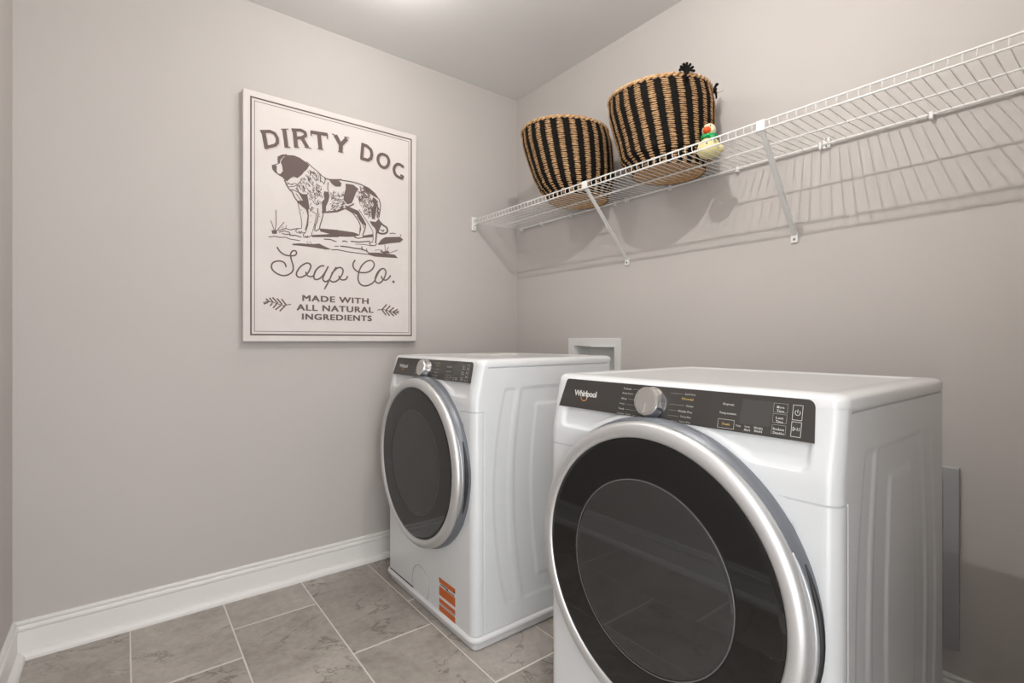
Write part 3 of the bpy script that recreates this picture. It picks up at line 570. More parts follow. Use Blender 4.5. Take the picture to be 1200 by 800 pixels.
_cache = {}
def cabinet_mesh():
    def rng(a, b, st):
        n = max(1, int(round((b - a) / st)))
        return [a + (b - a) * i / n for i in range(n + 1)]
    zs = sorted(set(round(z, 5) for z in rng(Z0, Z1, 0.0052) + [0.7725, 0.7732, 0.7740, 0.775, 0.776, 0.7768, 0.7775, 0.9208, 0.9218, 0.9228, 0.9235, 0.9242, 0.9252, 0.9262] + rng(0.8195, 0.8275, 0.0012) + [0.8665]))
    cols = []   # (kind, base x, base y, nx, ny, param)
    xs = sorted(set(round(x, 5) for x in rng(MR, MD, 0.0055) + [0.0378, 0.0386, 0.0394, 0.040, 0.0406, 0.0414, 0.0422]))
    W2 = MW / 2
    for x in reversed(xs): cols.append(('s', x, W2, 0, 1, x))                    # left side (local +y)
    for k in range(1, 8):
        a = PI / 2 * k / 8
        cols.append(('c', MR - MR * math.sin(a), W2 - MR + MR * math.cos(a), -math.sin(a), math.cos(a), None))
    us = sorted(set(round(u, 5) for u in rng(-(W2 - MR), W2 - MR, 0.0045)))
    for u in us: cols.append(('f', 0, -u, -1, 0, u))
    for k in range(7, 0, -1):
        a = PI / 2 * k / 8
        cols.append(('c', MR - MR * math.sin(a), -(W2 - MR + MR * math.cos(a)), -math.sin(a), -math.cos(a), None))
    for x in xs: cols.append(('s', x, -W2, 0, -1, x))
    V = []
    for (k, bx, by, nx, ny, p) in cols:
        for z in zs:
            if k == 'f': d = front_disp(p, z)
            elif k == 's': d = side_disp(p, z)
            else: d = front_disp(-by, z) if abs(z - 0.775) < 0.003 else 0.0
            if k == 's' and p < 0.039 and abs(z - 0.775) < 0.003: d -= 0.0035 * (1 - sstep(0.0006, 0.0018, abs(z - 0.775)))
            w = max(0.0, 1 - bx / 0.12)
            V.append((bx + nx * d + lean(z) * w, by + ny * d, z))
    n = len(zs); F = []
    for i in range(len(cols) - 1):
        for j in range(n - 1):
            F.append((i * n + j, i * n + j + 1, (i + 1) * n + j + 1, (i + 1) * n + j))
    F.append(tuple([j for j in range(n)] + [(len(cols) - 1) * n + j for j in reversed(range(n))]))   # back
    F.append(tuple(i * n for i in range(len(cols))))                                                   # bottom
    me = bpy.data.meshes.new('cabinet')
    me.from_pydata(V, [], F)
    me.materials.append(M['enamel'])
    me.polygons.foreach_set('use_smooth', [True] * len(me.polygons))
    me.set_sharp_from_angle(angle=math.radians(50))
    return me

def footprint(inset, zl, x_extra=0.0, nseg=6):
    x0 = lean(zl) + inset; x1 = MD - inset - x_extra + (0.010 if zl > 0.5 else 0.0); w = MW / 2 - inset; r = max(MR - inset, 0.008); rb = max(0.010 - inset * 0.2, 0.006)
    pts = []
    for cx, cy, a0, rr in ((x0 + r, w - r, PI, r), (x0 + r, -(w - r), -PI / 2 - PI, r)): pass
    def arc(cx, cy, a0, a1, rr):
        for k in range(nseg + 1):
            a = a0 + (a1 - a0) * k / nseg
            pts.append((cx + rr * math.cos(a), cy + rr * math.sin(a)))
    arc(x0 + r, w - r, PI, PI / 2, r)
    arc(x1 - rb, w - rb, PI / 2, 0, rb)
    arc(x1 - rb, -(w - rb), 0, -PI / 2, rb)
    arc(x0 + r, -(w - r), -PI / 2, -PI, r)
    return pts
def loops_mesh(name, prof, mat, parent, cap_top=True, cap_bot=False, zl=None, auto=40):
    V = []; F = []
    n = None
    for inset, z in prof:
        L = footprint(inset, zl if zl is not None else z)
        n = len(L); V += [(x, y, z) for x, y in L]
    m = len(prof)
    for i in range(m - 1):
        for k in range(n):
            F.append((i * n + k, i * n + (k + 1) % n, (i + 1) * n + (k + 1) % n, (i + 1) * n + k))
    if cap_top: F.append(tuple((m - 1) * n + k for k in range(n)))
    if cap_bot: F.append(tuple(range(n))[::-1])
    return mobj(name, V, F, mat, parent, smooth=True, auto=auto)

def panel_print(name, shapes, mat, parent, lift=0.0004):
    """shapes in (u, z): wrapped on the tilted control panel"""
    V = []; F = []
    for v, f in shapes:
        n = len(V); V += [(lean(z) - 0.0018 - lift, -u, z) for u, z in v]; F += [tuple(i + n for i in q) for q in f]
    return mobj(name, V, F, mat, parent)
def tag_stuff(o):
    o['kind'] = 'stuff'
    return o
def rect_outline(u0, u1, z0, z1, w):
    v = [(u0, z0), (u1, z0), (u1, z1), (u0, z1), (u0 + w, z0 + w), (u1 - w, z0 + w), (u1 - w, z1 - w), (u0 + w, z1 - w)]
    return v, [(0, 1, 5, 4), (1, 2, 6, 5), (2, 3, 7, 6), (3, 0, 4, 7)]
def bar(u0, z0, u1, z1, w):
    return [(r, [tuple(range(len(r)))]) for r in ribbon([(u0, z0), (u1, z1)], w)]

def make_machine(name, x, y, z, label, is_washer, rz=0.0):
    root = empty(name, (x, y, z), label, 'washing machine' if is_washer else 'dryer', rz=rz)
    if 'cab' not in _cache: _cache['cab'] = cabinet_mesh()
    o = bpy.data.objects.new('cabinet', _cache['cab']); link(o, root)
    # lid with a raised rounded rim and a flat sunken middle
    loops_mesh('top_lid', [(0.0, Z1), (-0.0005, 0.934), (-0.0005, 0.9445), (0.001, 0.9475), (0.0045, 0.9510), (0.010, 0.9535), (0.018, 0.9550), (0.026, 0.9553), (0.042, 0.9552), (0.047, 0.9535), (0.052, 0.9520), (0.058, 0.9517)], M['enamel_top'], root)
    # base
    zb = -z
    loops_mesh('base_skirt', [(i_, max(z_, zb + 0.0008 + 0.0004 * k_)) for k_, (i_, z_) in enumerate([(0.030, zb + 0.001), (0.008, zb + 0.002), (0.004, zb + 0.012), (0.001, -0.001), (-0.007, 0.006), (-0.0095, 0.012), (-0.0085, 0.018), (-0.005, 0.022), (0.000, 0.0237), (0.004, 0.0247)])], M['skirt'], root, cap_top=False, cap_bot=True, zl=0.0)
    # control panel
    P = []
    def arc(cu, cz, a0, a1, r, n=6):
        for k in range(n + 1):
            a = math.radians(a0 + (a1 - a0) * k / n); P.append((cu + r * math.cos(a), cz + r * math.sin(a)))
    ut = 0.2925; ub = 0.307; zt, zb_ = 0.9435, 0.8725
    P.append((-ub - 0.009, zb_)); arc(-ut - 0.009 + 0.009, zt - 0.009, 175, 90, 0.009); arc(ut + 0.007 - 0.013, zt - 0.013, 90, 2, 0.013); P.append((ub - 0.004, zb_))
    V = [(lean(zz) - 0.0018, -uu, zz) for uu, zz in P] + [(lean(zz) + 0.0115, -uu, zz) for uu, zz in P]
    n = len(P)
    F = [tuple(range(n))] + [(k, (k + 1) % n, n + (k + 1) % n, n + k) for k in range(n)]
    cp = mobj('control_panel', V, F, M['panel'], root)
    # display and its buttons
    dv = [(0.172, 0.889), (0.228, 0.889), (0.234, 0.934), (0.175, 0.934)]
    panel_print('display', [(dv, [(0, 1, 2, 3)])], M['display'], cp, 0.0003)
    W_, G_ = [], []
    if True:
        for zt2, zc, body in ((0.928, 0, 'More'), (0.9215, 0, 'Time'), (0.9095, 0, 'Less'), (0.903, 0, 'Time'), (0.890, 0, 'Reduce'), (0.8835, 0, 'Static')) if not is_washer else ((0.928, 0, 'More'), (0.9215, 0, 'Time'), (0.9095, 0, 'Less'), (0.903, 0, 'Time'), (0.890, 0, 'Start'), (0.8835, 0, 'Delay')):
            wl = 0.0032 * len(body)
            W_.append(fit_text(body, 0.244 - wl / 2, 0.244 + wl / 2, zt2 - 0.0045, zt2, bold=0.01, res=1))
        G_.append(rect_outline(0.232, 0.256, 0.9165, 0.9325, 0.0004)); G_.append(rect_outline(0.232, 0.256, 0.8985, 0.9140, 0.0004)); G_.append(rect_outline(0.232, 0.256, 0.8795, 0.8950, 0.0004))
        W_.append(rect_outline(0.2645, 0.2810, 0.9065, 0.9325, 0.0008)); W_.append(rect_outline(0.2645, 0.2810, 0.8785, 0.9040, 0.0008))
        # power and start / pause marks
        ring = [(0.2728 + 0.0042 * math.cos(a), 0.9195 + 0.0045 * math.sin(a)) for a in [math.radians(t) for t in range(125, 416, 20)]]
        for q in ribbon(ring, 0.0010): W_.append((q, [tuple(range(len(q)))]))
        W_ += bar(0.2728, 0.919, 0.2728, 0.925, 0.0010)
        for q in ribbon([(0.2675, 0.8885), (0.2675, 0.8950), (0.2718, 0.8917), (0.2675, 0.8885)], 0.0009): W_.append((q, [tuple(range(len(q)))]))
        W_ += bar(0.2745, 0.889, 0.2745, 0.8945, 0.0009); W_ += bar(0.2775, 0.889, 0.2775, 0.8945, 0.0009)
        for body, uc, zz in (('Dryness', 0.148, 0.9235), ('Temperature', 0.148, 0.9065)) if not is_washer else (('Soil Level', 0.148, 0.9235), ('Spin Speed', 0.148, 0.9065)):
            wl = 0.0031 * len(body)
            W_.append(fit_text(body, uc - wl / 2, uc + wl / 2, zz - 0.005, zz, bold=0.01, res=1))
        for body, uc, zz in (('Temp', 0.171, 0.8860), ('Damp', 0.1885, 0.8865), ('Alert', 0.1885, 0.8810), ('Wrinkle', 0.2085, 0.8870), ('Shield', 0.2085, 0.8815)):
            wl = 0.0024 * len(body)
            W_.append(fit_text(body, uc - wl / 2, uc + wl / 2, zz - 0.0042, zz, bold=0.01, res=1))
        G_.append(rect_outline(0.130, 0.163, 0.8760, 0.8930, 0.0008))
        tag_stuff(panel_print('amber_lettering', [fit_text('Steam', 0.1385, 0.1545, 0.8820, 0.8870, bold=0.01, res=1), fit_text('Normal', 0.046, 0.072, 0.9205, 0.9255, bold=0.01, res=1)], M['print_amber'], cp))
        # cycle names either side of the knob with their leader lines
        kc = (-0.0245, 0.907)
        left = [('Delicate', 0.9345), ('Bulky Items', 0.9235), ('Whites', 0.9115), ('Heavy', 0.8995), ('Towels', 0.8885), ('Sanitize Cycle', 0.8775)]
        right = [('Quick Dry', 0.9345), ('', 0.9235), ('Colors', 0.9115), ('Wrinkle Free', 0.8995), ('Timed Dry', 0.8885), ('Super Dry', 0.8785)]
        for i, (body, zz) in enumerate(left):
            u0 = -0.109 - 0.002 * i; wl = 0.0028 * len(body)
            G_.append(fit_text(body, u0, u0 + wl, zz - 0.0045, zz, bold=0.01, res=1))
            if u0 + wl + 0.004 < -0.072: G_ += bar(u0 + wl + 0.004, zz - 0.0025, -0.066, zz - 0.0025, 0.0004)
        for i, (body, zz) in enumerate(right):
            u1 = 0.076 - 0.001 * i; wl = 0.0028 * len(body)
            if body:
                G_.append(fit_text(body, u1 - wl, u1, zz - 0.0045, zz, bold=0.01, res=1))
                G_ += bar(0.017, zz - 0.0025, u1 - wl - 0.004, zz - 0.0025, 0.0004)
        tag_stuff(panel_print('white_lettering', W_, M['print_white'], cp))
        tag_stuff(panel_print('grey_lettering', G_, M['print_grey'], cp))
        # maker's mark
        lg = [fit_text('Whirlpool', -0.266, -0.190, 0.8985, 0.9175, bold=0.03, res=3, space=0.90)]
        panel_print('maker_mark', lg, M['print_white'], cp, 0.0004)
        sw = [(-0.230 + 0.0105 * math.cos(math.radians(t)) , 0.9010 + 0.0085 * math.sin(math.radians(t))) for t in range(170, 361, 15)]
        sh = []
        for i, q in enumerate(ribbon(sw, 0.0022)): sh.append((q, [tuple(range(len(q)))]))
        panel_print('maker_swirl', sh, M['print_orange'], cp, 0.0006)
    # knob
    mb = MB()
    prof = [(0.0, 0.0290), (0.026, 0.0290), (0.0300, 0.0282), (0.0315, 0.0262), (0.0320, 0.0235), (0.0330, 0.0100), (0.0345, 0.0075), (0.0350, 0.0)]
    mb.lathe(prof, 64, 'x')
    kn = mb.build('knob', M['chrome'], root, smooth=True, auto=35)
    kn.location = (lean(0.907) - 0.0018, 0.0245, 0.907); kn.rotation_euler = (0, math.radians(13), 0)
    mb = MB(); mb.lathe([(0.0, 0.0293), (0.0255, 0.0293), (0.0255, 0.0289)], 48, 'x')
    kf = mb.build('knob_face', M['brushed'], kn, smooth=False)
    mb = MB(); mb.box(-0.0298, -0.0292, -0.0007, 0.0007, -0.024, -0.006)
    mb.build('knob_pointer', M['print_grey'], kn)
    # ---------------- door
    C0 = (0, 0, DZ)
    mb = MB()
    mb.lathe([(DR - 0.002, -0.014), (DR + 0.005, -0.010), (DR + 0.0075, 0.002), (DR + 0.0075, 0.010), (DR + 0.0055, 0.018), (DR + 0.002, 0.024), (DR - 0.001, 0.029)], 128, 'x', C0)
    mb.build('door_side', M['ringside'], root, smooth=True, auto=40)
    mb = MB()
    mb.lathe([(DR - 0.003, 0.0285), (DR, 0.030), (DR + 0.0005, 0.035), (DR - 0.001, 0.0415), (DR - 0.006, 0.0480), (DR - 0.014, 0.0525), (DR - 0.022, 0.0535), (DR - 0.0285, 0.0520), (DR - 0.0325, 0.0490), (DR - 0.0335, 0.0455)], 160, 'x', C0)
    mb.build('door_ring', M['silver'], root, smooth=True, auto=60)
    gi = DR - 0.0325
    mb = MB()
    mb.lathe([(gi, 0.0455), (gi - 0.002, 0.0475), (gi - 0.006, 0.0484), (gi - 0.010, 0.0490), (gi - 0.012, 0.0490), (0.240, 0.0490), (0.201, 0.0490), (0.199, 0.0490), (0.195, 0.0483), (0.1925, 0.0465), (0.190, 0.040)], 128, 'x', C0)
    mb.build('door_glass_surround', M['black_gloss'], root, smooth=True, auto=30)
    mb = MB()
    mb.lathe([(0.1935, 0.0470), (0.191, 0.0485), (0.188, 0.0487), (0.186, 0.0487), (0.0005, 0.0487)], 96, 'x', C0, closed=True)
    mb.build('door_window', M['window_glass'], root, smooth=True, auto=30)
    mb = MB(); mb.lathe([(0.1965, 0.0486), (0.1958, 0.0494), (0.1945, 0.0494), (0.1938, 0.0486)], 96, 'x', C0)
    mb.build('window_glint_ring', M['glint_grey'], root, smooth=True)  # lighter grey ring painted in for the highlight along the window edge
    # glass bowl and drum mouth behind the window
    mb = MB()
    mb.lathe([(0.192, 0.040), (0.186, 0.020), (0.178, -0.004), (0.165, -0.020), (0.150, -0.026), (0.120, -0.029), (0.0005, -0.031)], 64, 'x', C0, closed=False)
    bw = mb.build('door_bowl', M['bowl'], root, smooth=True)
    mb = MB(); mb.lathe([(0.176, 0.000), (0.174, 0.004), (0.170, 0.003), (0.168, -0.003)], 64, 'x', C0)
    mb.build('bowl_rim', M['brushed'], bw, smooth=True)
    # handle grip let into the ring's right edge (u > 0)
    pts = []
    mb = MB()
    for k in range(15):
        a = math.radians(-26 + 52 * k / 14)
        rr = DR + 0.0005 + 0.0035 * math.sin(PI * k / 14) ** 0.6
        pts.append((-0.031, -rr * math.cos(a), DZ + rr * math.sin(a)))
    mb.tube(pts, [0.002 + 0.0040 * math.sin(PI * k / 14) for k in range(15)], 10)
    mb.build('door_handle', M['handle'], root, smooth=True)
    mb = MB()
    pts = []
    for k in range(13):
        a = math.radians(-22 + 44 * k / 12); rr = DR + 0.006
        pts.append((-0.016, -rr * math.cos(a), DZ + rr * math.sin(a)))
    mb.tube(pts, [0.002 + 0.005 * math.sin(PI * k / 12) for k in range(13)], 8)
    mb.build('handle_recess_shade', M['recess_shade'], root, smooth=True)  # solid dark tube in place of the shade inside the grip recess
    if is_washer:
        # round filter cover, lower left
        mb = MB(); cu, cz, cr = WF
        mb.lathe([(cr - 0.0012, -0.0005), (cr - 0.0008, 0.0006), (cr + 0.0004, 0.0006), (cr + 0.0008, -0.0005)], 64, 'x', (0, -cu, cz))
        fc = mb.build('filter_cover_seam', M['ringside'], root)
        mb = MB(); mb.lathe([(cr - 0.0015, -0.0005), (cr - 0.0022, 0.0010), (0.0005, 0.0012)], 64, 'x', (0, -cu, cz), closed=False)
        mb.build('filter_cover', M['enamel'], root, smooth=True, auto=30)
        # dark strip painting the shade in the slot between base and panel
        mb = MB(); mb.box(-0.0012, 0.004, 0.10, 0.315, 0.0245, 0.0290)
        mb.build('base_gap_shade', M['dark'], root)
        # orange energy sticker
        u0, u1, s1, s0 = STK
        st = empty('warning_sticker', (0, 0, 0)); st.parent = root
        st['label'] = 'orange and white printed sticker'
        mb = MB(); mb.box(-0.0005, 0.0, -u1, -u0, s0, s1); mb.build('sticker_sheet', M['sticker_white'], st)
        Hh = s1 - s0
        for a, b in ((0.0, 0.135), (0.235, 0.475), (0.560, 0.680), (0.745, 0.905), (0.945, 0.995)):
            mb = MB(); mb.box(-0.0008, -0.0004, -u1 + 0.0005, -u0 - 0.0005, s1 - b * Hh, s1 - a * Hh); mb.build('sticker_band', M['sticker'], st)
        mb = MB()
        for a, b, c, d in ((0.155, 0.185, 0.08, 0.55), (0.190, 0.215, 0.45, 0.95), (0.705, 0.717, 0.03, 0.97), (0.0, 0.045, 0.0, 0.08), (0.08, 0.12, 0.88, 0.96)):
            mb.box(-0.0011, -0.0008, -(u0 + (u1 - u0) * d), -(u0 + (u1 - u0) * c), s1 - b * Hh, s1 - a * Hh)
        tag_stuff(mb.build('sticker_print', M['black'], st))
        V = []; F = []
        for a, b, c, d in ((0.02, 0.11, 0.14, 0.84), (0.27, 0.33, 0.40, 0.95), (0.59, 0.66, 0.1, 0.9)):
            pass
    return root

WF = (-0.038, 0.066, 0.068)
STK = (0.112, 0.226, 0.146, 0.012)
washer = make_machine('washing_machine', -0.895, -0.560, 0.025, 'white front-loading washing machine with an orange sticker, beside the wall with the dog print', True)
dryer = make_machine('clothes_dryer', -0.915, -1.640, 0.0, 'large white front-loading dryer in the foreground with a black glass door', False)
dryer.scale = (0.93, 1, 1)

# loose papers on the washing machine
pap = empty('paper_leaflets', (-0.47, -0.40, 0.9770), 'thin white folded papers lying flat on the washing machine lid', 'papers', rz=0.15)
mb = MB(); mb.box(-0.07, 0.07, -0.11, 0.11, 0.0, 0.0025); mb.build('leaflet', M['paper'], pap)
mb = MB(); mb.box(-0.06, 0.075, -0.10, 0.10, 0.0026, 0.0045); o = mb.build('leaflet', M['paper'], pap); o.rotation_euler = (0, 0, 0.12)
mb = MB()
for i in range(4): mb.box(-0.045 + 0.022 * i, -0.037 + 0.022 * i, -0.07, 0.06, 0.0046, 0.0050)
mb.build('printed_lines', M['print_grey'], pap)

# ------------------------------------------------------------------ recessed boxes in the right wall
def recessed_box(name, label, cat, hole, outer, depth, lip, mat, inner=None):
    root = empty(name, (0, (hole[0] + hole[1]) / 2, (hole[2] + hole[3]) / 2), label, cat)
    yc, zc = (hole[0] + hole[1]) / 2, (hole[2] + hole[3]) / 2
    y0, y1, z0, z1 = hole[0] - yc, hole[1] - yc, hole[2] - zc, hole[3] - zc
    Y0, Y1, Z0_, Z1_ = outer[0] - yc, outer[1] - yc, outer[2] - zc, outer[3] - zc
    V = []; F = []
    for x, ys in ((-0.0005, (Y0, Y1, Z0_, Z1_)), (-lip + 0.001, (Y0, Y1, Z0_, Z1_)), (-lip, (Y0 + 0.002, Y1 - 0.002, Z0_ + 0.002, Z1_ - 0.002)), (-lip, (y0 - 0.002, y1 + 0.002, z0 - 0.002, z1 + 0.002)), (-lip + 0.002, (y0, y1, z0, z1)), (depth * 0.3, (y0 + 0.0005, y1 - 0.0005, z0 + 0.0005, z1 - 0.0005))):
        a, b, c, d = ys
        V += [(x, a, c), (x, b, c), (x, b, d), (x, a, d)]
    for i in range(5):
        for k in range(4): F.append((i * 4 + k, i * 4 + (k + 1) % 4, (i + 1) * 4 + (k + 1) % 4, (i + 1) * 4 + k))
    mobj('frame', V, F, mat, root)
    e = 0.0006
    V = [(0.002, y0 + e, z0 + e), (0.002, y1 - e, z0 + e), (0.002, y1 - e, z1 - e), (0.002, y0 + e, z1 - e)]
    ii = 0.012
    V += [(depth, y0 + ii, z0 + ii), (depth, y1 - ii, z0 + ii), (depth, y1 - ii, z1 - ii), (depth, y0 + ii, z1 - ii)]
    mobj('back_box', V, [(0, 1, 5, 4), (1, 2, 6, 5), (2, 3, 7, 6), (3, 0, 4, 7), (4, 5, 6, 7)], inner or mat, root)
    return root
ob = recessed_box('outlet_box', 'white framed recessed plumbing box in the wall behind the washing machine', 'wall box', OUTLET, (-0.779, -0.4365, 0.797, 1.0535), 0.085, 0.006, M['box_white'])
for s in (-0.05, 0.05):     # valves inside the box, low down
    mb = MB(); mb.tube([(0.05, s, -0.085), (0.05, s, -0.03)], 0.011, 12); mb.tube([(0.05, s, -0.03), (0.005, s, -0.03)], 0.009, 12)
    mb.build('valve', M['chrome'], ob, smooth=True, auto=40)
vb = recessed_box('vent_box', 'grey recessed metal vent box in the wall behind the dryer', 'vent box', VENT, (-1.962, -1.565, 0.193, 0.693), 0.10, 0.012, M['box_metal'])

# ================================================================== wire shelf
SX, SZB, SZT = -0.305, 1.674, 1.698
SY1, SY0 = -0.012, YN + 0.012
shelf = empty('wire_shelf', (0, 0, SZB), 'long white wire shelf carried on diagonal braces along the right wall', 'wire shelf')
def rel(p): return (p[0], p[1], p[2] - SZB)
def rod(name, a, b, r, n=8, mat='wire'):
    mb = MB(); mb.tube([rel(a), rel(b)], r, n); return mb.build(name, M[mat], shelf, smooth=True, auto=60)
rod('front_rail', (SX, SY1, SZT), (SX, SY0, SZT), 0.0030)
rod('front_rail', (SX, SY1, SZB), (SX, SY0, SZB), 0.0030)
rod('middle_rail', (-0.165, SY1 - 0.02, SZB + 0.0005), (-0.165, SY0, SZB + 0.0005), 0.0028)
rod('wall_rail', (-0.012, SY1 - 0.03, 1.6815), (-0.012, SY0, 1.6815), 0.0042)
nw = int((SY1 - SY0) / 0.0254)
me_wire = None
for i in range(nw):
    y = -0.0405 - 0.0254 * i
    if y < SY0 + 0.01: break
    if me_wire is None:
        mb = MB(); mb.tube([(SX - 0.0005, 0, SZT + 0.001 - SZB), (SX - 0.0015, 0, 0.010), (SX + 0.002, 0, 0.0045), (SX + 0.008, 0, 0.0042), (-0.165, 0, 0.0045), (-0.010, 0, 0.0125)], 0.0014, 6)
        w = mb.build('deck_wire', M['wire'], shelf, smooth=True, auto=60); me_wire = w.data; w.location = (0, y, 0)
    else:
        w = bpy.data.objects.new('deck_wire', me_wire); w.location = (0, y, 0); link(w, shelf)
# diagonal braces
for yt, yb, zb in ((-0.840, -0.816, 1.400), (-1.566, -1.535, 1.392)):
    mb = MB()
    a = Vector((SX + 0.004, yt, SZB + 0.006)); b = Vector((-0.006, yb, zb + 0.012))
    d = (b - a).normalized(); side = Vector((0, 1, 0)); nrm = d.cross(side).normalized()
    w_, t_ = 0.0085, 0.0022
    for c_, hw_, hn_ in ((0.0, 0.0088, 0.0016), (0.0022, 0.0060, 0.0014)):      # flat strap with a raised middle
        vs = []
        for e in (a, b):
            for sy, sn in ((-1, -1), (1, -1), (1, 1), (-1, 1)):
                vs.append(rel(e - nrm * c_ + side * sy * hw_ + nrm * sn * hn_))
        mb.add(vs, [(0, 1, 2, 3), (7, 6, 5, 4), (0, 4, 5, 1), (1, 5, 6, 2), (2, 6, 7, 3), (3, 7, 4, 0)])
    br = mb.build('brace', M['clip'], shelf)
    mb = MB()
    mb.box(SX - 0.0055, SX + 0.004, yt - 0.013, yt + 0.013, -0.004, 0.028, 0.002)
    mb.build('brace_clip', M['clip'], br)
    mb = MB(); mb.box(-0.0080, -0.0005, yb - 0.0115, yb + 0.0115, zb - 0.016 - SZB, zb + 0.018 - SZB, 0.002)
    mb.build('brace_foot', M['clip'], br)
    mb = MB(); mb.lathe([(0.0, 0.0105), (0.003, 0.0100), (0.0045, 0.008)], 16, 'x', (0, yb, zb - 0.004 - SZB))
    mb.build('screw', M['screw'], br)
# end bracket on the back wall
mb = MB(); mb.box(SX - 0.014, SX + 0.014, -0.014, -0.0006, 1.640 - SZB, 1.714 - SZB, 0.003)
mb.box(SX - 0.008, SX + 0.008, -0.022, -0.013, -0.008, 0.006, 0.002); mb.box(SX - 0.007, SX + 0.007, -0.022, -0.013, 0.018, 0.030, 0.002)
eb = mb.build('end_bracket', M['clip'], shelf)
mb = MB()
for zz in (1.650, 1.706):
    mb = MB(); mb.ball((SX, -0.0135, zz - SZB), 0.003, 10, 6); mb.build('screw', M['screw'], eb)
# wall clips
for i, yy in enumerate((-0.060, -0.237, -0.461, -0.753, -0.818, -1.047, -1.338, -1.618, -1.903, -2.18)):
    mb = MB(); mb.box(-0.0190, -0.0006, yy - 0.005, yy + 0.005, 1.668 - SZB, 1.689 - SZB, 0.002)
    c = mb.build('wall_clip', M['clip'], shelf)
    if abs(yy + 1.618) < 1e-6:
        mb = MB(); mb.box(-0.012, -0.0006, yy - 0.028, yy - 0.006, 1.667 - SZB, 1.702 - SZB, 0.003); mb.build('splice_plate', M['clip'], c)
        mb = MB()
        for zz in (1.674, 1.697):
            mb = MB(); mb.ball((-0.0125, yy - 0.017, zz - SZB), 0.0028, 10, 6); mb.build('screw', M['screw'], c)

